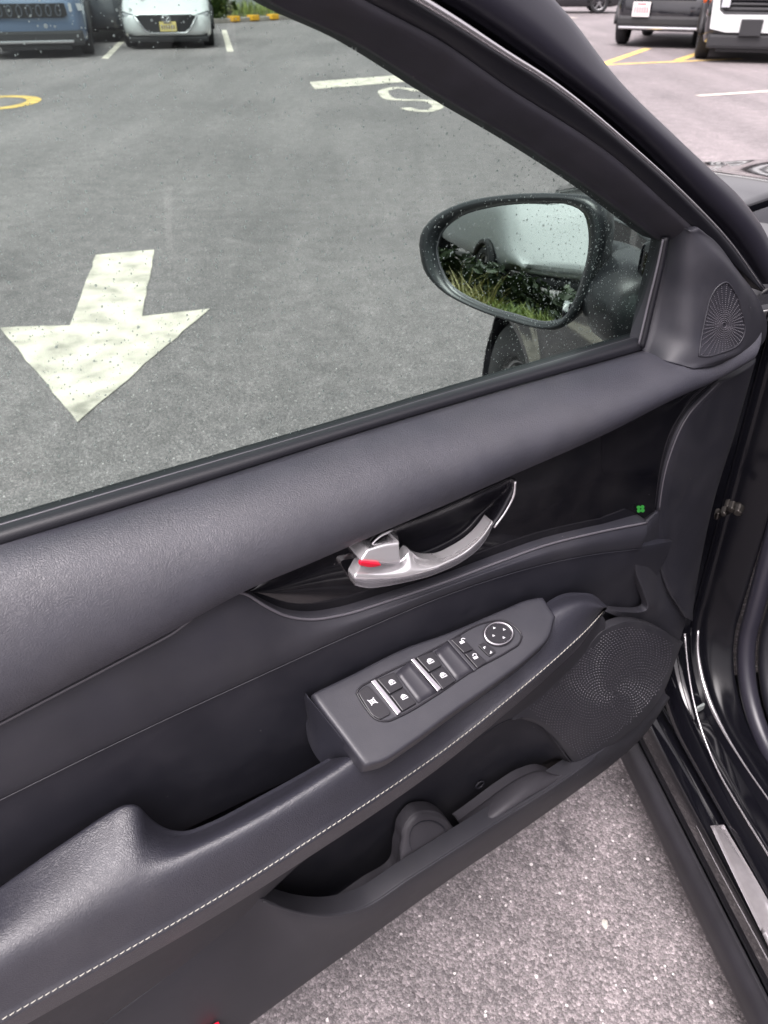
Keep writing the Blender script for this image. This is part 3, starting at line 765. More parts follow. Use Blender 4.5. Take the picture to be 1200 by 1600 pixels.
# lower panel: from the crease / pocket rim down to the door's bottom edge
M0 = [(160, 1602, .097), (300, 1498, .094), (410, 1406, .092), (440, 1417, .100), (480, 1427, .106), (520, 1429, .111), (560, 1420, .114), (640, 1371, .116), (720, 1320, .114), (800, 1269, .108), (890, 1211, .096), (930, 1182, .086), (1000, 1122, .060), (1038, 1078, .042)]
BM = [(250, 1702, .098), (390, 1600, .094), (480, 1534, .090), (560, 1477, .087), (700, 1376, .080), (800, 1308, .074), (900, 1237, .066), (960, 1192, .060), (1005, 1150, .052), (1040, 1098, .040)]
m0 = [P(*p) for p in curve(M0, 120, 'l')]; bm_ = [P(*p) for p in curve(BM, 120, 'l')]
m0e, bme = ext(m0, S_END), ext(bm_, S_END)
sheet('lower_panel', bez(m0e, bme, (.007, -.02), (.010, .03), 12), 'lower', door, roll=.0015, depth=.022)
# map pocket: back wall, floor, end walls as one moulding
PK_T = [(408, 1406), (440, 1376), (470, 1349), (600, 1260), (700, 1189), (760, 1146), (790, 1127), (815, 1121), (838, 1128), (862, 1150), (893, 1192)]
k = 60
q0 = [P(u, v, n) for u, v, n in curve(with_n(PK_T, [(0, .090), (.3, .080), (.8, .077), (1, .086)]), k)]
q1 = [p - DN * .022 - UP * .02 for p in q0]
q2 = [DW(door_s(p) * .96 + .02, .040, max(.31, min(p.z - .06, .335))) for p in q0]
q3 = [DW(door_s(p) * .96 + .02, .045, .30) for p in q0]
q4 = [DW(door_s(p) * .96 + .02, .058 + .028 * min(1, max(0, (door_s(p) - .3) / .2)), .30 - .03 * min(1, max(0, (door_s(p) - .3) / .2))) for p in q0]
pocket = sheet('map_pocket', blend([q0, q1, q2, q3, q4], 4), 'pocket', car, roll=0, depth=.003, back=-DN)
pocket['label'] = 'dark map pocket in the lower door'
rim = [P(*p) for p in curve([(u, v, n - .001) for u, v, n in M0[2:12]], 76, 'l')]
tobj('pocket_rim', [p + DN * .001 for p in rim], .0020, 'lower', pocket, 8)
# inner face of the pocket's front wall
rin = [p - DN * .006 for p in rim]; rlo = [DW(door_s(p), .056 + .030 * min(1, max(0, (door_s(p) - .3) / .2)), .30 - .03 * min(1, max(0, (door_s(p) - .3) / .2))) for p in rim]
sheet('pocket_wall', blend([rin, rlo], 6), 'pocket', pocket, roll=0, depth=.002, back=-DN)
ip = [[DW(1.0 - .96 * i / 12, .030, .27 + .36 * j / 4) for i in range(13)] for j in range(5)]
sheet('inner_panel', ip, 'pocket', pocket, roll=0, depth=.004)
# bottle holder: saddle with round disc, and the shelf behind it
bh_t = [(528, 1420, .090), (575, 1386, .088), (618, 1355, .083), (624, 1318, .076), (634, 1289, .072), (652, 1271, .070), (672, 1269, .070), (692, 1276, .074), (708, 1292, .082), (722, 1312, .092)]
bh_b = [(540, 1424, .100), (590, 1398, .100), (630, 1374, .100), (655, 1360, .100), (675, 1347, .100), (690, 1337, .100), (702, 1330, .100), (710, 1325, .100), (718, 1320, .100), (726, 1315, .100)]
a = [P(*p) for p in curve(bh_t, 60)]; b = [P(*p) for p in curve(bh_b, 60)]
sheet('bottle_holder', bez(a, b, (.006, .004), (-.004, .012), 10), 'holder', pocket, roll=.002, depth=.014)
hc = [(640, 1310, .084), (644, 1295, .081), (658, 1284, .079), (676, 1283, .079), (692, 1292, .083), (698, 1308, .089), (694, 1324, .096), (680, 1338, .101), (664, 1342, .103), (648, 1334, .099), (641, 1322, .090)]
tobj('holder_ring', [P(u, v, n + .003) for u, v, n in curve([q for q in hc[9:] + hc[:8]], 40) if v < 1330], .0008, 'pocket', pocket, 6)
a = [P(*p) for p in curve([(716, 1283, .076), (750, 1258, .075), (785, 1232, .075), (820, 1211, .075), (845, 1204, .076), (872, 1212, .080)], 40)]
b = [P(*p) for p in curve([(732, 1307, .106), (765, 1286, .106), (800, 1262, .105), (835, 1240, .102), (860, 1226, .098), (880, 1214, .094)], 40)]
sheet('bottle_shelf', bez(a, b, (.004, .004), (-.004, .01), 8), 'holder', pocket, roll=.0015, depth=.012)
hs_ = P(747, 1223, .046)
tobj('pocket_screw', [hs_ + (DS * math.cos(q) + UP * math.sin(q)) * .0065 + DN * .004 for q in (2 * math.pi * i / 20 for i in range(20))], .0012, 'plastic', pocket, 6, True)

# speaker grille
g0 = [(800, 1122), (850, 1086), (905, 1030), (945, 985), (985, 971), (1035, 986), (1064, 1004)]
g1 = [(815, 1122), (845, 1134), (880, 1172), (906, 1198), (960, 1163), (1018, 1110), (1042, 1070), (1056, 1030), (1064, 1006)]
gn0 = [(0, .077), (.55, .081), (.8, .068), (1, .038)]; gn1 = [(0, .078), (.4, .082), (.7, .068), (1, .037)]
def grille_pt(x, t):
    pass
a = [P(*p) for p in curve(with_n(g0, gn0), 70)]; b = [P(*p) for p in curve(with_n(g1, gn1), 70)]
spk = sheet('speaker_grille', bez(a, b, (.004, -.006), (.004, .012), 14), 'lower', car, roll=.001, depth=.01)
spk['label'] = 'dotted speaker grille in the lower front corner'
def dots_on(o, poly, c, count, step, r, h, parent, m, turn=2.39996, name='grille_dot', px2=1.0, rays=0):
    """raised dots in a sunflower spiral round pixel c; each is dropped onto the mesh along its sight line"""
    from mathutils.bvhtree import BVHTree
    bvh = BVHTree.FromPolygons([v.co[:] for v in o.data.vertices], [p.vertices[:] for p in o.data.polygons])
    V, F = [], []
    for i in range(2, count):
        if rays: rr = step * (1.5 + i // rays); q = 2 * math.pi * (i % rays) / rays
        else: rr = step * math.sqrt(i); q = i * turn
        u, v = c[0] + rr * math.cos(q) * px2, c[1] + rr * math.sin(q)
        if not inside(poly, u, v): continue
        d = ray(u, v).normalized(); hitp, nn, ix, dist = bvh.ray_cast(EYE, d)
        if hitp is None: continue
        if nn.dot(d) > 0: nn = -nn
        x = nn.orthogonal().normalized(); y = nn.cross(x); k = len(V); el = 1.0
        if not rays:      # each dot is drawn out along its spiral arm, so that the arms read as ribs
            r2 = step * math.sqrt(i + 34); q2 = (i + 34) * turn; h2, n2, ix2, d2 = bvh.ray_cast(EYE, ray(c[0] + r2 * math.cos(q2) * px2, c[1] + r2 * math.sin(q2)).normalized())
            if h2 is not None:
                x = (h2 - hitp); x = (x - nn * x.dot(nn)).normalized(); y = nn.cross(x); el = 1.75
        for e in range(6): V.append(hitp + x * r * el * math.cos(e * math.pi / 3) + y * r * math.sin(e * math.pi / 3) - nn * .0002)
        for e in range(6): V.append(hitp + (x * el * math.cos(e * math.pi / 3) + y * math.sin(e * math.pi / 3)) * r * .55 + nn * h)
        for e in range(6):
            e2 = (e + 1) % 6; F.append((k + e, k + e2, k + 6 + e2, k + 6 + e))
        F.append(tuple(k + 6 + e for e in range(6)))
    return obj(name, V, F, m, parent, False, kind='stuff', label='small raised dots in spiral rows')
SPOLY = [(826, 1108), (872, 1068), (912, 1024), (948, 988), (985, 978), (1030, 992), (1052, 1006), (1046, 1042), (1030, 1078), (1005, 1110), (960, 1150), (908, 1186), (884, 1160), (850, 1128)]
dots_on(spk, SPOLY, (962, 1082), 4200, 2.4, .00086, .0010, spk, 'dot')

# ---------------- sail cover with tweeter
sL = [(1046, 369, .008), (1039, 410, .009), (1025, 475, .012), (1010, 548, .024)]
sR = [(1092, 361, .034), (1110, 372, .034), (1150, 420, .034), (1188, 475, .034), (1198, 510, .036), (1192, 536, .044), (1172, 549, .050), (1112, 572, .072), (1085, 575, .070)]
sM = [(1070, 362, .026), (1078, 410, .036), (1085, 470, .046), (1080, 530, .056), (1045, 562, .052)]
sK = [(1080, 363, .032), (1128, 408, .048), (1156, 455, .054), (1167, 505, .058), (1160, 540, .062), (1122, 560, .072), (1075, 572, .066)]
rs = [[P(*p) for p in curve(c, 60)] for c in (sL, sM, sK, sR)]
sail = sheet('mirror_cover', blend(rs, 6), 'plastic', car, roll=.003, depth=.02)
sail['label'] = 'dark corner cover behind the mirror with a tweeter'
TW = [(1092, 556), (1096, 528), (1104, 490), (1112, 462), (1124, 446), (1134, 441), (1148, 456), (1159, 486), (1164, 518), (1155, 537), (1125, 552), (1104, 557)]
from mathutils.bvhtree import BVHTree
bv = BVHTree.FromPolygons([v.co[:] for v in sail.data.vertices], [p.vertices[:] for p in sail.data.polygons])
def drop(u, v, bvh, off=.0):
    d = ray(u, v).normalized(); h, nn, ix, di = bvh.ray_cast(EYE, d); return (h - d * off) if h else None
loop = [drop(u, v, bv, .0004) for u, v in curve(TW + [TW[0]], 60)[:-1]]; loop = [p for p in loop if p]
tobj('tweeter_rim', loop, .0009, 'plastic', sail, 6, True)
dots_on(sail, TW, (1131, 508), 38 * 26, 3.1, .0008, .0009, sail, 'dot', name='tweeter_dot', px2=.8, rays=38)

# ---------------- window frame of the door
def fr(pts, n, k=80, top=None):
    r = [P(*p) for p in curve(with_n(pts, n), k, 'l')]
    return r
FR0 = [(330, -62), (400, -18), (432, 2), (560, 63), (700, 151), (850, 241), (940, 301), (1041, 378)]
FR1 = [(500, -34), (570, 3), (613, 26), (677, 60), (793, 139), (960, 249), (1060, 338), (1092, 366)]
FR2 = [(590, -33), (645, 0), (690, 27), (800, 95), (840, 119), (990, 236), (1080, 318), (1132, 372), (1192, 455)]
FR3 = [(618, -33), (672, 0), (716, 27), (806, 88), (840, 109), (990, 228), (1082, 312), (1137, 370), (1196, 450)]
FR4 = [(640, -34), (700, 2), (745, 30), (840, 96), (990, 213), (1080, 304), (1140, 366), (1192, 442)]
FR5 = [(800, -34), (852, 0), (880, 30), (960, 136), (1050, 226), (1100, 271), (1142, 308), (1182, 362), (1206, 440)]
TOPS = [(.75, 1.335), (.90, 1.372), (1.06, 1.385)]
def roof_ext(r, up, n, s0=None):
    """continue a frame rail over the window's top edge, beyond the picture, as an arc that levels out"""
    a = r[0]; sA, zA = door_s(a), a.z; nA = (a - HINGE).dot(DN); out = []
    zt = 1.375 + up
    d0 = (r[0] - r[5]); sl = (d0.z) / max(1e-6, door_s(d0 + HINGE))
    for i in range(14):
        t = 1 - i / 14; s = sA + (1.08 - sA) * t; L = 1.08 - sA
        z = zA + (zt - zA) * (1 - (1 - t)**2) if True else 0
        out.append(DW(s, nA, z))
    return out + r
f0, f1, f2, f3, f4, f5 = (fr(c, n) for c, n in ((FR0, .004), (FR1, .026), (FR2, .028), (FR3, .022), (FR4, .014), (FR5, -.004)))
f0, f1, f2, f3, f4, f5 = (roof_ext(r, u_, 0) for r, u_ in ((f0, 0), (f1, .03), (f2, .05), (f3, .055), (f4, .06), (f5, .085)))
frame = sheet('window_frame', bez(f0, f1, (.010, .004), (.004, -.004), 8), 'frame_trim', car, roll=.002, depth=.03)
frame['label'] = 'matt black upper frame of the open door'
f1b = [p - DN * .003 for p in f1]
sheet('frame_seal', bez(f1b, f2, (.004, .004), (.004, -.003), 6), 'rubber', frame, roll=.001, depth=.02)
sheet('frame_flange', bez(f2, f3, (-.001, .002), (.001, 0), 4), 'rubber', frame, roll=.0008, depth=.02)
fm = [a * .5 + b * .5 for a, b in zip(f2, f3)]; fm = [p + DN * (.034 - (p - HINGE).dot(DN)) for p in fm]
fmp = [P(*p) for p in curve([((a[0] + b[0]) / 2, (a[1] + b[1]) / 2, .033) for a, b in zip(FR2, FR3)], 60, 'l')]
tobj('frame_highlight', roof_ext(fmp, .052, 0), lambda x: .0036 - .0030 * min(1, x * 1.05), 'highlight_metal', frame, 8)  # added bright bead in place of the highlight on the frame's glossy edge
f3b = [p - DN * .012 for p in f3]; f4b = [p - DN * .012 for p in f4]
sheet('frame_gap', blend([f3b, f4b], 2), 'rubber', frame, roll=0, depth=.01)
sheet('bulb_seal', bez(f4, f5, (.022, .002), (.024, .012), 14), 'seal', frame, roll=.002, depth=.02)
# outer side of the frame, facing away
f0o = [p - DN * .03 for p in f0]; f5o = [p - DN * .028 for p in f5]
sheet('frame_skin', blend([f0o, f5o], 3), 'paint', frame, roll=0, depth=.002, back=DN)
# rear upright of the frame, out of the picture
bm = bmesh.new(); rot = Matrix((DS, DN, UP)).transposed()
bm_box(bm, DW(1.075, -.005, 1.18), (.07, .04, .44), rot); bevel(bm, .006); bobj('frame_upright', bm, 'frame_trim', frame)
# quarter channel at the front of the glass
tobj('glass_channel', [P(*p) for p in curve([(1040, 370, .010), (1032, 412, .012), (1017, 478, .014), (1002, 542, .018)], 30)], .0042, 'rubber', frame, 8)
tobj('channel_lip', [P(*p) for p in curve([(1036, 374, .014), (1028, 412, .016), (1012, 478, .018), (998, 538, .022)], 30)], .0012, 'edge', frame, 6)

# ---------------- window glass with raindrops
win_o = []
gtop = [p for p in f0]
gb_ = [DW(min(door_s(p), S_END), 0, .955) for p in gtop]
V, F = [], []
def zt_at(s):
    for a, b in zip(gtop, gtop[1:]):
        sa, sb = door_s(a), door_s(b)
        if min(sa, sb) <= s <= max(sa, sb) and abs(sa - sb) > 1e-9: return a.z + (b.z - a.z) * (s - sa) / (sb - sa)
    return .96
for nn in (-.003, -.007):
    for i in range(len(gtop)):
        s = door_s(gtop[i]); V.append(DW(s, nn, gtop[i].z + .008)); V.append(DW(s, nn, .955))
# front edge of the glass follows the sail
L = len(gtop); Lf = door_s(gtop[-1])
sf = .17
for nn_i in range(2):
    pass
def idx(side, i, b): return side * 2 * L + 2 * i + b
for i in range(L - 1):
    F.append((idx(0, i, 0), idx(0, i, 1), idx(0, i + 1, 1), idx(0, i + 1, 0)))
    F.append((idx(1, i, 0), idx(1, i + 1, 0), idx(1, i + 1, 1), idx(1, i, 1)))
F.append((idx(0, 0, 0), idx(1, 0, 0), idx(1, 0, 1), idx(0, 0, 1)))
F.append((idx(0, L - 1, 1), idx(1, L - 1, 1), idx(1, L - 1, 0), idx(0, L - 1, 0)))
for i in range(L - 1):
    F.append((idx(0, i, 0), idx(0, i + 1, 0), idx(1, i + 1, 0), idx(1, i, 0))); F.append((idx(0, i, 1), idx(1, i, 1), idx(1, i + 1, 1), idx(0, i + 1, 1)))
glass = obj('door_window', V, F, 'glass', car, smooth=False, label='raised side window speckled with raindrops')
bmx = bmesh.new(); bmx.from_mesh(glass.data); bmesh.ops.recalc_face_normals(bmx, faces=bmx.faces); bmx.to_mesh(glass.data); bmx.free()
V, F = [], []
rg = random.Random(11)
n_drop = 0
while n_drop < 11000:
    s = rg.uniform(.17, 1.06); z = rg.uniform(.965, 1.40)
    if z > zt_at(s) - .004: continue
    dens = .30 + .70 * max(0, mnoise.noise(Vector((s * 4, z * 4, 3.1))) + .45)
    # more drops near the mirror end of the glass
    dens *= 1.0 + 1.2 * max(0, 1 - abs(s - .28) / .16)
    if rg.random() > dens * .55: continue
    r = min(.0011,   .00030 * math.exp(rg.gauss(.1, .5))); c = DW(s, -.0071, z); k = len(V)
    rx, rz = r * rg.uniform(.85, 1.15), r * rg.uniform(.9, 1.3)
    for ring_i, (rr, hh) in enumerate(((1.0, 0.0), (.78, .42), (.40, .64))):
        for e in range(7):
            q = 2 * math.pi * e / 7; V.append(c + DS * rx * rr * math.cos(q) + UP * rz * rr * math.sin(q) - DN * r * hh)
    V.append(c - DN * r * .72)
    for ring_i in range(2):
        for e in range(7):
            e2 = (e + 1) % 7; F.append((k + ring_i * 7 + e, k + ring_i * 7 + e2, k + (ring_i + 1) * 7 + e2, k + (ring_i + 1) * 7 + e))
    for e in range(7): F.append((k + 14 + e, k + 14 + (e + 1) % 7, k + 21))
    n_drop += 1
dr = obj('raindrops', V, F, 'water', glass, True, kind='stuff', label='fine raindrops on the outer face of the glass')
if dr.data.polygons[0].normal.dot(-DN) < 0: dr.data.flip_normals()

# ---------------- door mirror
mc = P(800, 405, -.20)
d_in = (mc - EYE).normalized()
r_out = (DS * 1.0 - DN * .13 - UP * .08).normalized()
MN = (r_out - d_in).normalized()
def PM(u, v, h=0.0): return hit(u, v, mc + MN * h, MN)
HO = [(655, 385), (657, 366), (675, 342), (704, 324), (740, 312), (785, 305), (840, 302), (895, 304), (924, 309), (939, 322), (946, 345), (945, 372), (934, 424), (912, 478), (891, 503), (872, 515), (840, 513), (785, 498), (730, 476), (690, 453), (664, 425)]
HG = [(682, 390), (690, 363), (715, 340), (767, 323), (805, 318), (840, 317), (891, 319), (911, 329), (921, 359), (920, 396), (910, 436), (896, 474), (881, 497), (861, 503), (803, 491), (745, 472), (706, 448), (689, 419)]
K = 72
ho = [(u, v) for u, v in curve(HO + [HO[0]], K + 1)[:-1]]; hg = [(u, v) for u, v in curve(HG + [HG[0]], K + 1)[:-1]]
# start both loops at matching angles round the centre
def angsort(px):
    c = (805, 408); st = min(range(len(px)), key=lambda i: abs(math.atan2(px[i][1] - c[1], px[i][0] - c[0]) + math.pi / 2)); return px[st:] + px[:st]
def byangle(px, k):
    c = (805, 408); out = []
    n = len(px)
    for i in range(k):
        q = 2 * math.pi * i / k; dx, dy = math.cos(q), math.sin(q); best = None
        for j in range(n):
            x1, y1 = px[j][0] - c[0], px[j][1] - c[1]; x2, y2 = px[(j + 1) % n][0] - c[0], px[(j + 1) % n][1] - c[1]
            den = dx * (y2 - y1) - dy * (x2 - x1)
            if abs(den) < 1e-9: continue
            t = (x1 * (y2 - y1) - y1 * (x2 - x1)) / den; s = (x1 * dy - y1 * dx) / den
            if t > 0 and -1e-6 <= s <= 1 + 1e-6: best = t if best is None else max(best, t)
        out.append((c[0] + dx * best, c[1] + dy * best))
    return out
ho, hg = byangle(ho, K), byangle(hg, K)
mir = empty('side_mirror', (0, 0, 0), '', '', world=False); del mir['label']; del mir['category']
mir.parent = car; mir.matrix_parent_inverse = Matrix.Translation(-Vector(car.location)); mir['label'] = 'black door mirror seen through the wet window'
rings = []
go_ = [PM(u, v, 0) for u, v in ho]; gg = [PM(u, v, -.004) for u, v in hg]; cen = sum(go_, Vector()) / K
rings.append([g - MN * .004 for g in gg]); rings.append([g + MN * .002 for g in gg])
rings.append([g * .6 + o * .4 + MN * .010 for g, o in zip(gg, go_)]); rings.append([g * .22 + o * .78 + MN * .008 for g, o in zip(gg, go_)])
rings.append([o + MN * .001 for o in go_])
bk = -MN
for sc_, dp in ((1.0, .006), (.985, .022), (.93, .044), (.82, .062), (.62, .076), (.35, .083), (.05, .085)):
    rings.append([cen + (o - cen) * sc_ + bk * dp + d_in * 0 for o in go_])
V = [p for r in rings for p in r]; F = []
for i in range(len(rings) - 1):
    for j in range(K): F.append((i * K + j, i * K + (j + 1) % K, (i + 1) * K + (j + 1) % K, (i + 1) * K + j))
F.append(tuple((len(rings) - 1) * K + j for j in range(K)))
mh = obj('mirror_housing', V, F, mat('mirror_housing_black', (.022, .023, .027), .32, coat=.2), mir)
bmx = bmesh.new(); bmx.from_mesh(mh.data); bmesh.ops.recalc_face_normals(bmx, faces=bmx.faces); bmx.to_mesh(mh.data); bmx.free()
# the glass: slightly domed
rows_ = [[mcg for mcg in gg]]
cg = sum(gg, Vector()) / K; V = []; F = []
fr_ = (1.0, .96, .8, .6, .4, .2)
for f_ in fr_:
    for p in gg: V.append(cg + (p - cg) * f_ + MN * (.0012 * (1 - f_ * f_)))
V.append(cg + MN * .0012)
for i in range(len(fr_) - 1):
    for j in range(K): F.append((i * K + j, i * K + (j + 1) % K, (i + 1) * K + (j + 1) % K, (i + 1) * K + j))
for j in range(K): F.append(((len(fr_) - 1) * K + j, (len(fr_) - 1) * K + (j + 1) % K, len(V) - 1))
mg = obj('mirror_glass', V, F, 'mirror', mir)
if mg.data.polygons[0].normal.dot(MN) < 0: mg.data.flip_normals()
tobj('mirror_lip', [p + MN * .0008 for p in gg], .0011, 'edge', mir, 6, True)
# foot that carries the housing on the door
rt = (go_[0] - cen); right_side = max(go_, key=lambda p: (p - cen).dot(DN)); toward = (right_side - cen)
a0 = cen + toward * .45 + bk * .060 - UP * .012
a1 = cen + toward * .95 + bk * .075 - UP * .03
path = [a0, a1, DW(.150, -.075, .985), DW(.130, -.045, .975)]
pp = [Vector([herm([0, 1, 2, 3], [q[c] for q in path], t * 3 / 16) for c in range(3)]) for t in range(17)]
tobj('mirror_foot', pp, lambda x: .036 + .016 * x, mh.data.materials[0], mir, 16)
bm = bmesh.new(); bm_box(bm, DW(.105, -.045, 1.0), (.11, .028, .12), rot); bevel(bm, .012, 3); bobj('mirror_base', bm, 'paint', mir, True)

# ---------------- outer door handle (seen in the mirror)
bm = bmesh.new(); bm_box(bm, DW(.86, -.132, .865), (.20, .018, .034), rot); bevel(bm, .009, 3); oh = bobj('outer_handle', bm, 'paint', door, True)
for s in (.775, .945):
    bm = bmesh.new(); bm_box(bm, DW(s, -.108, .865), (.03, .04, .028), rot); bevel(bm, .006, 2); bobj('handle_mount', bm, 'paint', door, True)
# red reflector low on the door
bm = bmesh.new(); c = P(332, 1612, .108)
bm_box(bm, c, (.020, .010, .012), rot); bevel(bm, .002); bobj('door_reflector', bm, 'red', door, label='small red reflector at the bottom of the trim')

# ================================================================== BODY SIDE OF THE CAR
# rails along the door opening, top of pillar -> sill -> rear; (a, w, z) in the car frame
def opening(w_, a0, z0, rad, zsill, ztop=.98, lean=.03):
    """polyline: down the pillar at a0, round the corner, along the sill backwards"""
    out = []
    for i in range(10):
        t = i / 10; out.append((a0 + lean * (1 - t), w_, ztop + (zsill + rad - ztop) * t))
    for i in range(13):
        q = math.pi / 2 * i / 12; out.append((a0 - rad + rad * math.cos(q), w_, zsill + rad - rad * math.sin(q)))
    for i in range(1, 16): out.append((a0 - rad - i * 1.0 * (1.35 - 0) / 15, w_, zsill))
    return out
def orail(*a, **k): return [CW(*p) for p in opening(*a, **k)]
side_back = CR
body_rows = blend([orail(.030, .062, 0, .15, .262), orail(.034, .058, 0, .15, .272), orail(.050, .052, 0, .15, .288), orail(.075, .050, 0, .15, .292)], 4)
body = sheet('body', body_rows, 'paint', car, roll=0, depth=.002, back=CR)
body['label'] = 'glossy black sill and door pillar'
sheet('sill_step', blend([orail(.075, .048, 0, .15, .2895), orail(.088, .050, 0, .15, .300), orail(.100, .040, 0, .15, .308), orail(.130, .012, 0, .15, .296)], 4), 'paint_inner', body, roll=0, depth=.002, back=CR)
# weather strip round the opening: two rubber lips
tobj('door_seal', orail(.142, -.004, 0, .17, .292, ztop=1.0, lean=.06), .014, 'seal', body, 12)
tobj('door_seal', orail(.172, -.012, 0, .17, .296, ztop=1.0, lean=.06), .013, 'rubber', body, 12)
sheet('kick_trim', blend([orail(.18, -.018, 0, .17, .300), orail(.215, -.03, 0, .17, .300), orail(.25, -.04, 0, .18, .27), orail(.27, -.03, 0, .18, .20)], 4), 'plastic', body, roll=0, depth=.002, back=CR)
# rocker: shoulder, face, lower skirt, all straight along the car
def straight(w_, z, a0=.10, a1=-1.5, k=24): return [CW(a0 + (a1 - a0) * i / (k - 1), w_, z) for i in range(k)]
sheet('rocker_panel', blend([straight(.050, .258), straight(.044, .249), straight(.020, .243), straight(.008, .234), straight(.008, .205), straight(.012, .166)], 4), 'paint', body, roll=0, depth=.004, back=CR)
sheet('sill_channel', blend([straight(.030, .266), straight(.052, .240), straight(.036, .259)], 3), 'rubber', body, roll=0, depth=.002, back=CR)
sheet('side_skirt', blend([straight(.006, .167), straight(-.006, .150), straight(-.004, .120), straight(.006, .090), straight(.05, .080)], 4), 'skirt', body, roll=.001, depth=.004, back=CR)
sheet('pinch_weld', blend([straight(.05, .084), straight(.20, .10)], 1), 'skirt', body, roll=0, depth=.002, back=UP)
# hinge pillar outer face, below the fender
def uprt(a, w_, z0=.24, z1=.96, k=16, lean=.0): return [CW(a + lean * i / (k - 1), w_, z0 + (z1 - z0) * i / (k - 1)) for i in range(k)]
sheet('hinge_pillar', blend([uprt(.064, .030), uprt(.10, .030), uprt(.13, .028)], 2), 'paint', body, roll=0, depth=.002, back=CR)
def wrail(px, w_, k=40): return [W(u, v, w_) for u, v in curve(px, k)]
tobj('sill_highlight_bead', wrail([(1070, 990), (1076, 1050), (1090, 1120), (1120, 1200), (1160, 1270), (1200, 1335), (1290, 1500)], .046), .0016, 'highlight_metal', body, 6)  # highlight on the black paint edge, built as a thin bright bead
tobj('sill_highlight_bead', wrail([(1091, 985), (1090, 1010), (1095, 1050), (1107, 1092), (1128, 1137), (1160, 1190), (1200, 1248), (1300, 1390)], .046), lambda x: .0012 + .0026 * math.exp(-((x - .22) / .16)**2), 'highlight_metal', body, 8)  # second paint highlight as a bead, swelling where the gleam widens
sheet('sill_highlight_strip', blend([wrail([(1110, 1291), (1150, 1375), (1200, 1478), (1330, 1745)], -.004), wrail([(1127, 1290), (1160, 1346), (1200, 1416), (1330, 1640)], .022)], 4), 'sill_highlight_strip', body, roll=.0008, depth=.004, back=CR)  # reflection band on the black rocker, built as a bright strip
tobj('sill_highlight_bead', wrail([(1088, 1290), (1120, 1352), (1172, 1448), (1200, 1500), (1330, 1750)], .002), lambda x: .0006 + .0016 * x, 'highlight_metal', body, 6)  # thin parallel highlight on the rocker, also a bright bead
# check strap and hinge hardware between door and pillar
bm = bmesh.new()
for (u, v, r, w_) in ((1121, 802, .0045, .030), (1132, 799, .0055, .033), (1144, 792, .0065, .037), (1154, 797, .0075, .042), (1137, 788, .005, .044)):
    c = W(u, v, w_); rr = bmesh.ops.create_cone(bm, cap_ends=True, radius1=r, radius2=r * .85, depth=.014, segments=6)
    bmesh.ops.transform(bm, matrix=Matrix.Translation(c) @ (EYE - c - UP * .9).to_track_quat('Z', 'Y').to_matrix().to_4x4(), verts=rr['verts'])
bm_box(bm, W(1137, 798, .046), (.05, .006, .012), rot); bevel(bm, .0012, 1)
bobj('check_strap', bm, 'steel', body, False)
# white chip of light coloured cable clip on the sill
bm = bmesh.new(); bm_box(bm, W(1094, 1106, .060), (.016, .004, .012), rot); bevel(bm, .001); bobj('sill_clip', bm, mat('pale_clip', (.30, .33, .32), .4), body)

# fender with wheel arch, front corner
AC, ZC, RA = .93, .30, .295
def f_top(a): return .955 - .14 * (max(0, a - .2) / 1.35)**1.4
def fw(a, z):
    b_ = 0.012 + .020 * ((z - .55) / .3)**2 if z < .8 else .012 + .020 * ((.25) / .3)**2 + .35 * (z - .8)**1.5
    if a > .75 and z > .6: b_ += .36 * ((a - .75) / .55)**2 * min(1, (z - .6) / .2)
    if a > .98: b_ += .30 * ((a - .98) / .55)**2 * (.6 + .4 * min(1, max(0, (z - .3) / .5)))
    if abs(math.hypot(a - AC, z - ZC) - RA) < .07: b_ -= .012 * (1 - abs(math.hypot(a - AC, z - ZC) - RA) / .07)
    return b_
rowsF = []
for i in range(64):
    a = .07 + (1.36 - .07) * i / 63
    zb = .17
    if abs(a - AC) < RA: zb = max(zb, ZC + math.sqrt(max(0, RA**2 - (a - AC)**2)))
    zt = f_top(a)
    rowsF.append([CW(a, fw(a, zb + (zt - zb) * j / 20), zb + (zt - zb) * j / 20) for j in range(21)])
sheet('fender', rowsF, 'paint', body, roll=.002, depth=.03, back=CR)
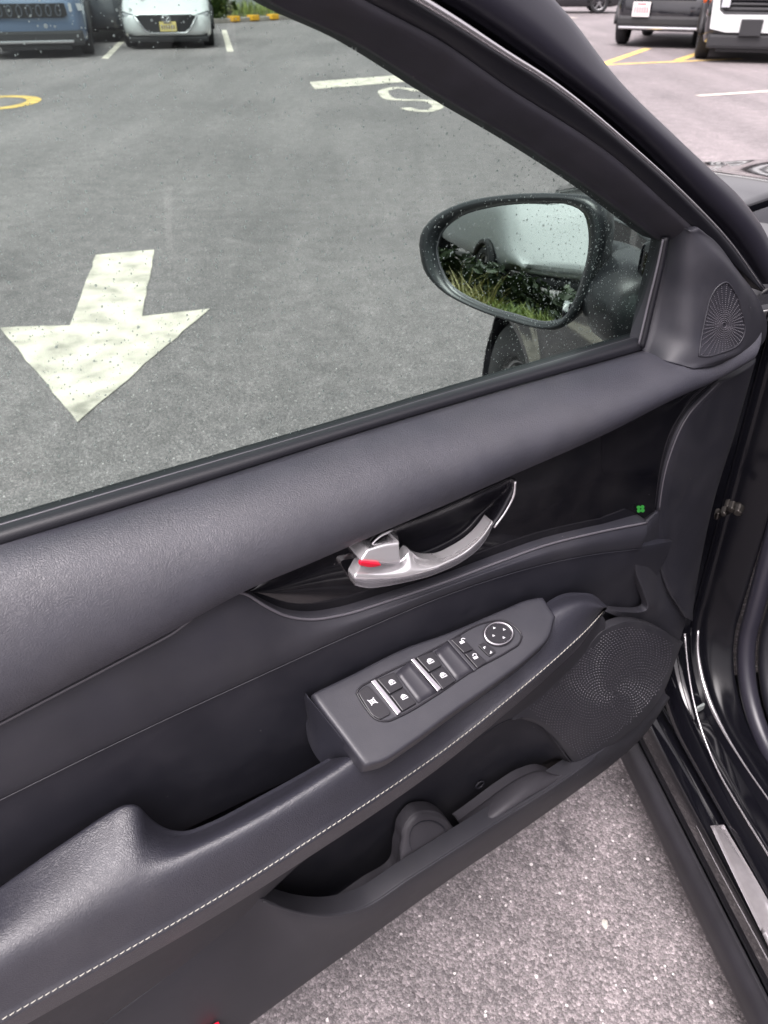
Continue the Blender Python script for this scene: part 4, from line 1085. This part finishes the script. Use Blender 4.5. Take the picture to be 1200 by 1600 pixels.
# arch liner and front wheel
bm = bmesh.new(); lin = [[CW(AC + (RA + .01) * math.cos(q), .03 + .25 * j, ZC + (RA + .01) * math.sin(q)) for q in (math.pi * i / 20 - .3 for i in range(25))] for j in (0, 1)]
obj('arch_liner', lin[0] + lin[1], [(i, i + 1, 25 + i + 1, 25 + i) for i in range(24)], 'rubber', body)
def wheel(parent, centre, axis, r=.31, wdt=.2, world=True):
    axis = axis.normalized(); x = UP - axis * axis.dot(UP); x.normalize(); y = axis.cross(x)
    prof = [(r * .62, -.42), (r * .70, -.5), (r * .93, -.5), (r, -.38), (r, .38), (r * .93, .5), (r * .70, .5), (r * .62, .42)]
    N_ = 32; V = []; F = []
    for i in range(N_):
        q = 2 * math.pi * i / N_; dd = x * math.cos(q) + y * math.sin(q)
        for (rr, ww) in prof: V.append(centre + dd * rr + axis * ww * wdt)
    k = len(prof)
    for i in range(N_):
        for j in range(k): F.append((i * k + j, i * k + (j + 1) % k, ((i + 1) % N_) * k + (j + 1) % k, ((i + 1) % N_) * k + j))
    ty = obj('wheel', V, F, 'tyre', parent)
    bm = bmesh.new()
    for i in range(5):
        q = 2 * math.pi * i / 5; dd = x * math.cos(q) + y * math.sin(q)
        bm_box(bm, centre + dd * r * .33 + axis * -.32 * wdt, (r * .6, r * .16, .02), Matrix((dd, axis.cross(dd), axis)).transposed())
    V2 = []
    rr = bmesh.ops.create_cone(bm, cap_ends=True, radius1=r * .16, radius2=r * .12, depth=.04, segments=16)
    bmesh.ops.transform(bm, matrix=Matrix.Translation(centre - axis * .36 * wdt) @ axis.to_track_quat('Z', 'Y').to_matrix().to_4x4(), verts=rr['verts'])
    for s_, e_ in ((r * .66, r * .60),):
        base = [[bm.verts.new(centre + (x * math.cos(2 * math.pi * i / 32) + y * math.sin(2 * math.pi * i / 32)) * rad + axis * off * wdt) for i in range(32)] for rad, off in ((s_, -.46), (e_, -.40), (e_, .3))]
        for p_, q_ in zip(base, base[1:]):
            for i in range(32): bm.faces.new((p_[i], p_[(i + 1) % 32], q_[(i + 1) % 32], q_[i]))
    bobj('rim', bm, 'rim', ty)
    bm = bmesh.new(); rr = bmesh.ops.create_cone(bm, cap_ends=True, radius1=r * .60, radius2=r * .60, depth=.02, segments=24)
    bmesh.ops.transform(bm, matrix=Matrix.Translation(centre + axis * .05 * wdt) @ axis.to_track_quat('Z', 'Y').to_matrix().to_4x4(), verts=rr['verts'])
    bobj('brake_disc', bm, 'grille_black', ty)
    return ty
wheel(car, CW(AC, .13, ZC - .0), CR, .285, .19)
wheel(car, CW(AC - 2.70, .13, .30), CR, .30, .20)
wheel(car, CW(AC, 1.62, .30), -CR, .30, .20)
wheel(car, CW(AC - 2.70, 1.62, .30), -CR, .30, .20)
# bonnet
rowsB = []
for i in range(40):
    t = i / 39; row = []; e_ = abs(2 * t - 1); c_ = 1 - e_**2.4
    for j in range(31):
        q = j / 30; a0_ = .40 + .17 * c_; a1_ = 1.30 + .34 * (1 - e_**2.2); a = a0_ + (a1_ - a0_) * q
        we = fw(min(a, 1.34), f_top(a)) + .012; w_ = we + (1.76 - 2 * we) * t
        z = f_top(a) + .004 + .045 * c_ - .05 * c_ * q * q
        z += .014 * math.exp(-((e_ - .62) / .07)**2) * (1 - .3 * q) - .010 * math.exp(-((e_ - .42) / .12)**2)
        row.append(CW(a, w_, z))
    rowsB.append(row)
sheet('bonnet', rowsB, 'paint', car, roll=.004, depth=.03, back=-UP)
# nose below the bonnet
rowsN = []
for i in range(30):
    t = i / 29; w_ = .42 + .92 * t; aa = 1.60 - .30 * abs(2 * t - 1)**2.4
    rowsN.append([CW(aa - .02 + .10 * math.sin(math.pi * j / 12), w_, .77 - .60 * j / 12) for j in range(13)])
sheet('front_bumper', rowsN, 'paint', car, roll=.01, depth=.05, back=-CF)
# cowl strip, wiper, windscreen, pillar, roof
rowsC = [[CW(.36 + .20 * (1 - abs(2 * i / 29 - 1)**2.4) - .09 * j / 3, .12 + 1.5 * i / 29, .958 + .030 * (1 - abs(2 * i / 29 - 1)**2.4) - .010 * j / 3) for i in range(30)] for j in range(4)]
sheet('cowl', rowsC, 'rubber', car, roll=.003, depth=.02, back=-UP)
rowsC = [[CW(.40 - .36 * i / 12, .02 + .26 * j / 8, .958 + .012 * math.sin(math.pi * j / 8) - .006 * i / 12) for i in range(13)] for j in range(9)]
sheet('cowl_corner', rowsC, 'paint', car, roll=.004, depth=.02, back=-UP)
tobj('wiper', [CW(.40 + .10 * math.sin(1.3 * t), .30 + .62 * t, .985 + .03 * math.sin(math.pi * t)) for t in (i / 14 for i in range(15))], .008, 'rubber', car, 8)
def pil(t): return (.06 - .58 * t, .10 + .20 * t, .95 + .44 * math.sin(t * math.pi / 2 * .98))
rowsW = []
for j in range(13):
    t = j / 12; a, w0_, z = pil(t); row = []
    for i in range(25):
        x = i / 24; c_ = 1 - (2 * x - 1)**2; row.append(CW(a + .42 * c_ * (1 - .65 * t), w0_ + .03 + (1.70 - 2 * w0_) * x, z + .03 * c_))
    rowsW.append(row)
sheet('windscreen', rowsW, 'dark_glass', car, roll=0, depth=.004, back=-UP)
for sgn in (0, 1):
    path = [CW(a, w_ if not sgn else 1.76 - w_, z) for a, w_, z in (pil(t / 14) for t in range(15))]
    tobj('roof_pillar', path, .034, 'paint', car, 12)
rowsR = []
for j in range(17):
    t = j / 16; a = -.50 - 1.75 * t; row = []
    for i in range(21):
        x = i / 20; c_ = 1 - abs(2 * x - 1)**3; row.append(CW(a, .30 + .02 * math.sin(math.pi * t) * -1 + 1.16 * x, 1.385 + .05 * c_ + .03 * math.sin(math.pi * t) - .10 * t * t))
    rowsR.append(row)
sheet('roof', rowsR, 'paint', car, roll=.01, depth=.04, back=-UP)
tobj('roof_rail', [CW(-.50 - 1.75 * t, .285 - .02 * math.sin(math.pi * t), 1.372 + .03 * math.sin(math.pi * t) - .10 * t * t) for t in (i / 16 for i in range(17))], .036, 'paint', car, 10)
tobj('centre_pillar', [CW(-1.13 - .06 * t, .06 + .22 * t**1.5, .30 + 1.06 * t) for t in (i / 12 for i in range(13))], lambda x: .065 - .02 * x, 'paint', car, 10)
# rear door and rear quarter, then the far side
rowsQ = []
for i in range(40):
    a = -1.18 - 1.95 * i / 39; zb = .20
    if abs(a - (AC - 2.70)) < .335: zb = ZC + math.sqrt(max(0, .335**2 - (a - (AC - 2.70))**2))
    rowsQ.append([CW(a, .012 + .02 * ((z - .55) / .3)**2 + (.25 * max(0, -2.6 - a)**2), z) for z in (zb + (.97 - zb) * j / 12 for j in range(13))])
sheet('rear_door', rowsQ, 'paint', car, roll=.003, depth=.03, back=CR)
rowsT = []
for j in range(9):
    t = j / 8; rowsT.append([CW(-1.2 - 1.5 * i / 15, .035 + .24 * t, .965 + .39 * t * (1 - .25 * (i / 15)**3)) for i in range(16)])
sheet('rear_window', rowsT, 'dark_glass', car, roll=.002, depth=.006, back=CR)
rowsS = []
for i in range(20):
    a = 1.5 - 4.6 * i / 19; rowsS.append([CW(a, 1.74 + .03 * math.sin(math.pi * j / 8), .20 + .75 * j / 8) for j in range(9)])
sheet('far_side', rowsS, 'paint', car, roll=.003, depth=.03, back=-CR)
rowsT2 = []
for j in range(7):
    t = j / 6; rowsT2.append([CW(.2 - 2.6 * i / 15 - .45 * t * (1 - i / 15), 1.73 - .26 * t, .955 + .41 * t) for i in range(16)])
sheet('far_window', rowsT2, 'dark_glass', car, roll=.002, depth=.006, back=-CR)
rowsK = [[CW(-2.25 - .75 * t, .25 + 1.26 * i / 10, 1.31 - .36 * t) for i in range(11)] for t in (j / 6 for j in range(7))]
sheet('rear_screen', rowsK, 'dark_glass', car, roll=0, depth=.006, back=-UP)
rowsK = [[CW(-3.0 - .45 * t, .1 + 1.56 * i / 10, .97 - .04 * t - .3 * max(0, t - .7)) for i in range(11)] for t in (j / 6 for j in range(7))]
sheet('boot_lid', rowsK, 'paint', car, roll=.01, depth=.5, back=-UP)
# cabin
rowsK = [[CW(.1 - 3.0 * i / 10, .16 + 1.5 * j / 6, .20) for j in range(7)] for i in range(11)]
sheet('cabin_floor', rowsK, 'carpet', car, roll=0, depth=.01, back=-UP)
crot = Matrix((CF, CR, UP)).transposed()
seat = None
bm = bmesh.new(); bm_box(bm, CW(-.72, .50, .42), (.54, .50, .20), crot); bevel(bm, .06, 3); seat = bobj('seat', bm, 'fabric', car, True)
bm = bmesh.new(); v_ = bm_box(bm, CW(-1.05, .50, .80), (.17, .50, .70), crot @ Matrix.Rotation(-.28, 3, 'Y')); bevel(bm, .06, 3); bobj('backrest', bm, 'fabric', seat, True)
bm = bmesh.new(); bm_box(bm, CW(-1.20, .50, 1.22), (.10, .26, .18), crot); bevel(bm, .035, 3); bobj('headrest', bm, 'fabric', seat, True)
bm = bmesh.new(); bm_box(bm, CW(.16, .88, .78), (.46, 1.40, .34), crot); bevel(bm, .09, 4); dash = bobj('dashboard', bm, 'plastic', car, True)
bm = bmesh.new(); bm_box(bm, CW(-.35, .92, .42), (1.2, .22, .30), crot); bevel(bm, .04, 3); bobj('console', bm, 'plastic', car, True)
sw = CW(-.24, .50, .80); sa = (CF * -.86 + UP * .5).normalized(); sx = CR; sz = sa.cross(sx)
tobj('steering_wheel', [sw + (sx * math.cos(q) + sz * math.sin(q)) * .185 for q in (2 * math.pi * i / 40 for i in range(40))], .015, 'plastic', car, 10, True)

# ================================================================== OTHER CARS
def vehicle(name, label, cat, loc, yaw, paint, L=4.3, Wd=1.8, hood=.95, roof=1.45, clear=.2, cab=1.15, style='hatch', wr=.33, group=None):
    """front at local y=0, facing -y; returns root and local helpers"""
    root = empty(name, loc, label, cat, yaw, group)
    hw = Wd / 2
    ys = [0, .04, .12, .25, .45, .8, 1.2, 1.8, 2.6, 3.4, L - .35, L - .08, L]
    fr_w = [.80, .87, .93, .965, .985, 1, 1, 1, 1, 1, .97, .9, .82]
    V, F, rows = [], [], []
    for y, k in zip(ys, fr_w):
        zt = hood - .20 * max(0, 1 - y / .5)**1.6 - .02 * max(0, 1 - y / 1.2)
        if y > 1.1: zt = hood + .03
        if style == 'hatch': zt = hood - .34 * max(0, 1 - y / 1.15)**1.25 if y < 1.15 else hood + .03
        if style == 'van': zt = hood - .72 * max(0, 1 - y / .85) if y < 1.1 else hood + .03
        if style == 'suv': zt = hood - .06 * max(0, 1 - y / .3)**2 if y < 1.1 else hood + .03
        zb = clear + (.10 * max(0, 1 - y / .35)) + (.12 if y > L - .2 else 0)
        w_ = hw * k; H_ = zt - zb
        half = [(w_ * .86, zb), (w_ * .96, zb + .06), (w_ * .985, zb + H_ * .25), (w_, zb + H_ * .55), (w_ * .985, zb + H_ * .78), (w_ * .93, zt - .03), (w_ * .80, zt), (w_ * .4, zt + .025)]
        ring_ = [(-x, y, z) for x, z in half] + [(x, y, z) for x, z in reversed(half)]
        rows.append(ring_)
    k = len(rows[0])
    for r in rows: V += [Vector(p) for p in r]
    for i in range(len(rows) - 1):
        for j in range(k):
            F.append((i * k + j, i * k + (j + 1) % k, (i + 1) * k + (j + 1) % k, (i + 1) * k + j))
    F.append(tuple(range(k))); F.append(tuple((len(rows) - 1) * k + j for j in reversed(range(k))))
    bm = bmesh.new(); vs = [bm.verts.new(v) for v in V]
    for f in F: bm.faces.new([vs[i] for i in f])
    body_ = bobj('body', bm, paint, root, True)
    # greenhouse: dark glass with a painted roof
    cy = cab; sl_ = .75 if style != 'suv' else .5
    sec = [(cy, hw * .80, hood + .01), (cy + sl_, hw * .68, roof - .05), (L - 1.0 if style != 'suv' else L - .55, hw * .68, roof - .07), (L - .25, hw * .78, hood + .03)]
    bm = bmesh.new(); base = []
    for (y, w_, z) in sec: base.append([bm.verts.new((-w_, y, z)), bm.verts.new((w_, y, z))])
    lo = [[bm.verts.new((-hw * .92, y, hood)), bm.verts.new((hw * .92, y, hood))] for (y, _, _) in (sec[0], sec[1], sec[2], sec[3])]
    for i in range(3): bm.faces.new((base[i][0], base[i][1], base[i + 1][1], base[i + 1][0]))
    for sd_ in (0, 1):
        for i in range(3): bm.faces.new((base[i][sd_], base[i + 1][sd_], lo[i + 1][sd_], lo[i][sd_]))
    bm.faces.new((base[0][0], base[0][1], lo[0][1], lo[0][0])); bm.faces.new((base[3][0], base[3][1], lo[3][1], lo[3][0]))
    bobj('cabin_glass', bm, 'dark_glass', root)
    bm = bmesh.new(); y0, y1 = sec[1][0] - .05, sec[2][0] + .05
    bm_box(bm, (0, (y0 + y1) / 2, roof - .04), (hw * 1.42, y1 - y0, .07)); bevel(bm, .03, 2)
    for sd_ in (-1, 1):
        for a_, b_ in (((hw * .82 * sd_, sec[0][0], hood), (hw * .69 * sd_, sec[1][0], roof - .05)), ((hw * .93 * sd_, (sec[1][0] + sec[2][0]) / 2, hood), (hw * .70 * sd_, (sec[1][0] + sec[2][0]) / 2, roof - .05)), ((hw * .70 * sd_, sec[2][0], roof - .05), (hw * .82 * sd_, sec[3][0], hood))):
            a_, b_ = Vector(a_), Vector(b_); d = b_ - a_
            bm_box(bm, (a_ + b_) / 2, (.06, .07, d.length), d.to_track_quat('Z', 'Y').to_matrix())
    bobj('roof', bm, paint, root)
    fy, ry = .85, L - .85
    for sx_ in (-1, 1):
        for y in (fy, ry):
            wheel(root, Vector((sx_ * (hw - .10), y, wr)), Vector((-sx_, 0, 0)), wr, .22)
            pts = [Vector((sx_ * (hw * 1.0 + .004), y + (wr + .06) * math.cos(q), wr + (wr + .06) * math.sin(q))) for q in (math.pi * i / 14 for i in range(15))]
            tobj('wheel_arch', pts, .045, 'trim_black' if style == 'suv' else 'grille_black', root, 6)
    for sx_ in (-1, 1):
        bm = bmesh.new(); bm_box(bm, (sx_ * (hw + .10), cab + .15, hood + .08), (.20, .10, .13)); bevel(bm, .03, 2); bobj('wing_mirror', bm, paint, root, True)
    def lbox(nm, c, s, m, bev=.01, parent=root, ry_=0, rz_=0, rx_=0):
        bm = bmesh.new(); bm_box(bm, Vector(c), s, Matrix.Rotation(rz_, 3, 'Z') @ Matrix.Rotation(ry_, 3, 'Y') @ Matrix.Rotation(rx_, 3, 'X'))
        if bev: bevel(bm, bev, 2)
        return bobj(nm, bm, m, parent)
    return root, lbox
def plate(lb, root, c, m, ink, w_=.32, h_=.16):
    p = lb('number_plate', c, (w_, .012, h_), m, .004)
    bm = bmesh.new(); rg = random.Random(3)
    for i in range(6):
        x = -w_ * .36 + w_ * .72 * i / 5
        bm_box(bm, Vector((c[0] + x, c[1] - .008, c[2] - .012)), (w_ * .075, .004, h_ * .42))
    bobj('plate_characters', bm, ink, p)
    bm = bmesh.new(); bm_box(bm, Vector((c[0], c[1] - .008, c[2] + h_ * .36)), (w_ * .5, .004, h_ * .10)); bobj('plate_band', bm, ink, p)
    return p
def lens(nm, lb_root, pts, y0, m, depth=.05):
    """a lamp cluster or panel from an outline (x, z) with its own depth, on the car's front"""
    bm = bmesh.new(); a = [bm.verts.new((x, y0(x) - .012, z)) for x, z in pts]; b = [bm.verts.new((x, y0(x) + depth, z)) for x, z in pts]; n = len(pts)
    bm.faces.new(a); bm.faces.new(list(reversed(b)))
    for i in range(n): bm.faces.new((a[i], b[i], b[(i + 1) % n], a[(i + 1) % n]))
    return bobj(nm, bm, m, lb_root)

# white hatchback
c = G(266, 77); hatch, lb = vehicle('white_hatchback', 'white hatchback with a yellow plate parked by the kerb', 'car', (c.x, c.y, 0), .20, 'white_car', 4.4, 1.78, .93, 1.44, .15, 1.15, 'hatch', .31)
def fy(x): return .30 * (abs(x) / .9)**3
lens('grille', hatch, [(-.58, .56), (-.50, .585), (.50, .585), (.58, .56), (.44, .36), (.34, .29), (-.34, .29), (-.44, .36)], lambda x: -.025, 'grille_black', .30)
for s in (-1, 1):
    lens('headlight', hatch, [(s * .56, .53), (s * .60, .575), (s * .80, .625), (s * .84, .61), (s * .76, .54)], lambda x: -.02 + .45 * max(0, abs(x) - .55), 'headlight', .25)
    lb('lower_intake', (s * .64, .12, .24), (.26, .06, .07), 'grille_black', .02)
tobj('grille_trim', [Vector((x, -.048, z)) for x, z in ((-.59, .55), (-.45, .355), (-.35, .28), (.35, .28), (.45, .355), (.59, .55))], .012, 'bright', hatch, 6)
tobj('emblem', [Vector((.085 * math.cos(q), -.06, .52 + .05 * math.sin(q))) for q in (2 * math.pi * i / 20 for i in range(20))], .008, 'bright', hatch, 6, True)
tobj('emblem_wings', [Vector(p) for p in ((-.08, -.06, .545), (-.03, -.062, .52), (0, -.062, .495), (.03, -.062, .52), (.08, -.06, .545))], .008, 'bright', hatch, 6)
plate(lb, hatch, (.02, -.045, .39), 'plate_yellow', 'plate_ink')
lb('lower_lip', (0, .08, .17), (1.56, .14, .10), 'grille_black', .03)

for s in (-1, 1):
    tobj('bonnet_crease', [Vector((s * (.52 + .10 * t), .10 + .95 * t, .615 + .325 * t - .03 * (1 - t))) for t in (i / 8 for i in range(9))], .008, 'white_car', hatch, 6)
    lens('lamp_surround', hatch, [(s * .50, .50), (s * .58, .585), (s * .83, .64), (s * .86, .60), (s * .74, .53)], lambda x: -.005 + .45 * max(0, abs(x) - .55), 'grille_black', .22)
tobj('windscreen_edge', [Vector((.80 * x, 1.12 - .06 * (1 - x * x), .955)) for x in (i / 6 - 1 for i in range(13))], .02, 'grille_black', hatch, 6)
# slate blue SUV
c = G(62, 92); suv, lb = vehicle('blue_off_roader', 'slate blue off-roader parked left of the white hatchback', 'car', (c.x, c.y, 0), .30, 'blue_car', 4.6, 1.88, 1.02, 1.70, .20, 1.15, 'suv', .37)
lens('grille', suv, [(-.62, .66), (-.60, .83), (.60, .83), (.62, .66), (.55, .62), (-.55, .62)], lambda x: -.025, 'grille_black', .30)
for i in range(7):
    x = -.48 + .16 * i
    r = tobj('grille_surround', [Vector((x + .042 * math.cos(q), -.055, .725 + .080 * math.sin(q))) for q in (2 * math.pi * j / 14 for j in range(14))], .008, 'grille_slot', suv, 5, True)
for s in (-1, 1):
    lens('headlight', suv, [(s * .66, .70), (s * .66, .83), (s * .88, .82), (s * .88, .72)], lambda x: -.03 + .38 * max(0, abs(x) - .60), 'headlight', .25)
    lb('fog_lamp', (s * .72, .12, .42), (.16, .05, .08), 'headlight', .02)
lb('lower_bumper', (0, .07, .31), (1.66, .18, .24), 'trim_black', .05)
lb('skid_strip', (0, -.03, .26), (1.30, .05, .045), 'bright', .012)
lb('skid_plate', (0, .06, .17), (1.20, .12, .08), 'trim_black', .03)
# dark car behind it
c = G(150, 74); dk, lb = vehicle('dark_grey_car', 'dark grey car half hidden behind the blue off-roader', 'car', (c.x - .55, c.y + 1.2, 0), .04, 'grey_car', 4.5, 1.8, 1.05, 1.6, .2, 1.1, 'suv', .35)

# black SUV at the right
c = G(1028, 76); bs, lb = vehicle('black_off_roader', 'black off-roader with a white and pink plate facing left', 'car', (c.x, c.y + .1, 0), -.45, 'black_car', 4.7, 1.95, 1.08, 1.80, .27, 1.1, 'suv', .38)
plate(lb, bs, (-.42, -.05, .66), 'plate_white', 'plate_red', .34, .25)
lens('grille', bs, [(-.6, .84), (-.6, 1.0), (.6, 1.0), (.6, .84)], lambda x: -.025, 'grille_black', .30)
lb('lower_bumper', (0, .08, .46), (1.76, .20, .20), 'trim_black', .06)
lb('skid_strip', (0, .02, .345), (1.66, .14, .05), 'bright', .02)
for s in (-1, 1):
    lb('fog_lamp', (s * .70, .06, .70), (.20, .05, .07), 'headlight', .02)
    lens('headlight', bs, [(s * .62, .92), (s * .62, 1.06), (s * .90, 1.05), (s * .88, .94)], lambda x: -.03 + .38 * max(0, abs(x) - .60), 'headlight', .25)

# white and black SUV
c = G(1172, 100); ws, lb = vehicle('black_and_white_off_roader', 'off-roader with a white bumper band and dark grille at right', 'car', (c.x + .1, c.y, 0), -.30, 'black_car', 4.6, 1.95, 1.05, 1.80, .22, 1.1, 'suv', .38)
lens('bumper_band', ws, [(-.86, .50), (-.90, .98), (-.80, 1.0), (-.76, .76), (-.68, .70), (.68, .70), (.76, .76), (.80, 1.0), (.90, .98), (.86, .50), (.60, .45), (-.60, .45)], lambda x: -.055, 'white_car', .30)
for k_ in range(3): lb('grille_bar', (0, -.03, .77 + .07 * k_), (1.42, .04, .025), 'trim_black', .008)
lb('plate_holder', (-.22, -.085, .52), (.34, .03, .24), 'trim_black', .01)
lb('lower_bumper', (0, .06, .32), (1.72, .22, .22), 'trim_black', .05)
lb('skid_plate', (0, .10, .19), (1.4, .14, .06), 'trim_black', .02)
for s in (-1, 1): lb('side_marker', (s * 1.0, .46, .96), (.06, .10, .22), 'orange', .015, rx_=-.5)
for s in (-1, 1): lens('headlight', ws, [(s * .62, .80), (s * .62, .96), (s * .75, .96), (s * .75, .80)], lambda x: -.07, 'headlight', .25)
# dark car farthest at the top
c = G(905, 21); fc, lb = vehicle('dark_sedan', 'dark car at the far side of the lot', 'car', (c.x + 1.6, c.y + .6, 0), 1.45, 'black_car', 4.5, 1.8, .92, 1.42, .2, 1.2)

bm = bmesh.new(); rr = bmesh.ops.create_icosphere(bm, subdivisions=2, radius=1); c = G(945, 1443, .003); rg = random.Random(4)
for v_ in bm.verts: v_.co = Vector((v_.co.x * .0055, v_.co.y * .0085, v_.co.z * .003)) * rg.uniform(.8, 1.15) + c
tag(bobj('stone', bm, mat('pale_stone', (.46, .43, .39), .7, var=.2, vscale=200)), 'small pale stone chip lying on the asphalt beside the black sill', 'stone')
# ================================================================== KERB, VERGE, PLANTING, WALL
ka, kb = G(60, 52), G(500, 28)
kd = (kb - ka).normalized(); kn = Vector((-kd.y, kd.x, 0))
kc = (ka + kb) / 2; krot = Matrix((kd, kn, UP)).transposed()
bm = bmesh.new(); bm_box(bm, kc + kn * .08 + UP * .06, ((kb - ka).length + 14, .16, .12), krot); bevel(bm, .015, 2)
tag(bobj('kerb', bm, 'concrete'), 'pale concrete kerb behind the parked cars', kind='structure')
bm = bmesh.new(); bm_box(bm, kc + kn * 2.66 + UP * .05, ((kb - ka).length + 14, 5.0, .10), krot)
tag(bobj('verge', bm, 'soil'), 'planted verge behind the kerb', kind='structure')
for i, u in enumerate((386, 415, 441, 467)):
    p = G(u, [43, 38, 36, 34][i]); bm = bmesh.new()
    s0 = (p - ka).dot(kd); q = ka + kd * s0
    bm_box(bm, q + kn * .02 + UP * .10, (.30, .26, .14), krot); bevel(bm, .02, 2)
    tag(bobj('kerb_marker', bm, 'yellow_block'), ['orange yellow block on the kerb closest to the white hatchback', 'orange yellow block on the kerb, second from the white hatchback', 'orange yellow block on the kerb, third from the white hatchback', 'orange yellow kerb block half hidden by the window frame'][i], 'kerb block', 'orange yellow blocks along the kerb')
def blades(name, area, n, h0, h1, m, label, seed=1, z0=0.0):
    rg = random.Random(seed); V, F = [], []
    for i in range(n):
        p = area(rg); h = rg.uniform(h0, h1); q = rg.uniform(0, 6.283); wd = rg.uniform(.004, .010) * (h / .15)**.3
        d = Vector((math.cos(q), math.sin(q), 0)); b = Vector((-d.y, d.x, 0)) * wd; ln = d * h * rg.uniform(.15, .7); k = len(V); p = p + UP * z0
        V += [p - b, p + b, p + b * .8 + UP * h * .6 + ln * .4, p - b * .8 + UP * h * .6 + ln * .4, p + UP * h + ln]
        F += [(k, k + 1, k + 2, k + 3), (k + 3, k + 2, k + 4)]
    return tag(obj(name, V, F, m, smooth=False, kind='stuff'), label, 'grass', kind='stuff')
klen = (kb - ka).length
blades('verge_grass', lambda r: kc + kd * r.uniform(-klen / 2 - 4, klen / 2 + 3) + kn * r.uniform(.2, 4.5), 5000, .12, .45, 'grass', 'green grass growing on the verge behind the kerb', 2, .10)
def bush(name, loc, rx, h, n, m, label, seed, cat='bush', leaf=.09, group=None):
    rg = random.Random(seed); root = empty(name, loc, label, cat, rg.uniform(0, 6), group)
    V, F = [], []; cl = [(Vector((rg.gauss(0, rx * .45), rg.gauss(0, rx * .45), h * rg.uniform(.10, .82))), rg.uniform(.28, .5) * rx) for _ in range(16)]
    for i in range(n):
        c_, r_ = cl[rg.randrange(len(cl))]; d = Vector((rg.gauss(0, 1), rg.gauss(0, 1), rg.gauss(0, 1))).normalized() * r_ * rg.uniform(.6, 1.08)
        p = c_ + d; p.z = max(.05, p.z); x = Vector((rg.gauss(0, 1), rg.gauss(0, 1), rg.gauss(0, .6))).normalized(); y = x.orthogonal().normalized(); s_ = leaf * rg.uniform(.6, 1.3); k = len(V)
        V += [p - x * s_, p + y * s_ * .45, p + x * s_, p - y * s_ * .45]; F.append((k, k + 1, k + 2, k + 3))
    obj('crown', V, F, m, root, False)
    V, F = [], []
    for i in range(6):
        e_ = cl[i][0]; v, f = tube([Vector((0, 0, 0)), e_ * .5 + Vector((0, 0, .05)), e_], lambda x: .03 * (1 - .7 * x), 5); k = len(V); V += v; F += [tuple(a + k for a in q) for q in f]
    obj('trunk', V, F, 'bark', root)
    return root
blab = ['bush growing between the blue and white parked cars', 'bush behind the white hatchback on the verge', 'low bush above the orange kerb blocks', 'bush at the right end of the verge', 'bush behind the blue off-roader']
blab += ['bush right of the white hatchback, above its bay line', 'bush over the middle kerb blocks', 'bush beside the window frame edge above the last kerb block']
for i, (u, off, rx, h) in enumerate(((190, 1.1, .8, 1.5), (300, 2.2, 1.1, 1.7), (385, 1.3, .9, 1.1), (450, 2.0, .9, 1.3), (60, 2.2, 1.2, 1.8), (348, .75, .75, 1.0), (415, .9, .7, .9), (478, .8, .6, .8))):
    p = G(u, 42); p = ka + kd * (p - ka).dot(kd) + kn * off
    bush('bush', (p.x, p.y, .1), rx, h, 900, 'leaf', blab[i], 20 + i)
wb = bmesh.new(); bm_box(wb, kc + kn * 7.0 + UP * 2.2, (klen + 24, .4, 4.4), krot); bobj_w = bobj('boundary_wall', wb, 'wall')
tag(bobj_w, 'plain pale grey wall beyond the verge', 'wall')

# ================================================================== WHAT THE DOOR MIRROR LOOKS AT
mo = mc.copy(); fwd = Vector((r_out.x, r_out.y, 0)).normalized(); lat = Vector((-fwd.y, fwd.x, 0))
if lat.dot(DN) > 0: lat = -lat            # lat: away from the door's outer side -> left in the glass
def MW(f, l, z): q = mo + fwd * f + lat * l; return Vector((q.x, q.y, z))
mrot = math.atan2(fwd.y, fwd.x)
ga, gb2 = 2.6, 5.4
bm = bmesh.new(); bm_box(bm, MW(4.4, .6, .03), (4.2, 3.6, .06), Matrix.Rotation(mrot, 3, 'Z'))
tag(bobj('grass_bank', bm, 'soil'), 'strip of ground under the grass shown in the door mirror', kind='structure')
blades('bank_grass', lambda r: MW(r.uniform(2.6, 4.6), r.triangular(-.55, 2.0, .9), .06), 14000, .06, .22, 'grass', 'bright green grass reflected in the door mirror', 5)
blades('dry_grass', lambda r: MW(r.uniform(2.8, 5.6), r.uniform(.1, 2.3), .06), 1600, .18, .48, 'dry', 'tall yellowish grass stalks reflected in the door mirror', 6)
vd = (fwd + lat * .30).normalized(); p = MW(4.7, -.86, 0)
van, lb = vehicle('white_van', 'white van reflected in the upper part of the door mirror', 'van', (p.x, p.y, 0), math.atan2(-vd.x, vd.y), 'van_paint', 5.2, 1.9, 1.35, 2.1, .48, .9, 'van', .36)
lb('lower_bumper', (0, .10, .50), (1.5, .16, .10), 'trim_black', .04)
lb('panel_slot', (-.15, .36, .93), (.7, .03, .02), 'grille_black', .004)
for i in range(6):
    p = MW(4.35 + .2 * (i % 2), -1.0 + .42 * i, .0)
    bush('low_bush', (p.x, p.y, 0), .30, .40 + .06 * i, 900, 'leaf_dark', ['low dark bush at the right under the white van in the mirror', 'second low dark bush from the right in the mirror', 'third low dark bush from the right in the mirror', 'low dark bush in the middle of the mirror', 'low dark bush left of the middle in the mirror', 'low dark bush at the left in the mirror'][i], 70 + i, leaf=.06, group='low dark bushes in the mirror')
for i in range(5):
    p = MW(11.6 + .6 * (i % 2), -.3 + 1.0 * i, .0)
    bush('hedge_bush', (p.x, p.y, 0), 1.1, 3.0 if i > 2 else 2.4, 1600, 'leaf_dark', ['dark bush hidden behind the white van in the mirror', 'dark bush at the edge of the white van in the mirror', 'dark bush just left of the white van in the mirror', 'tall dark bush second from left in the mirror', 'tall dark bush at far left in the mirror'][i], 50 + i, leaf=.12)

for o in list(bpy.data.objects):
    if 'worldmesh' in o.keys(): del o['worldmesh']
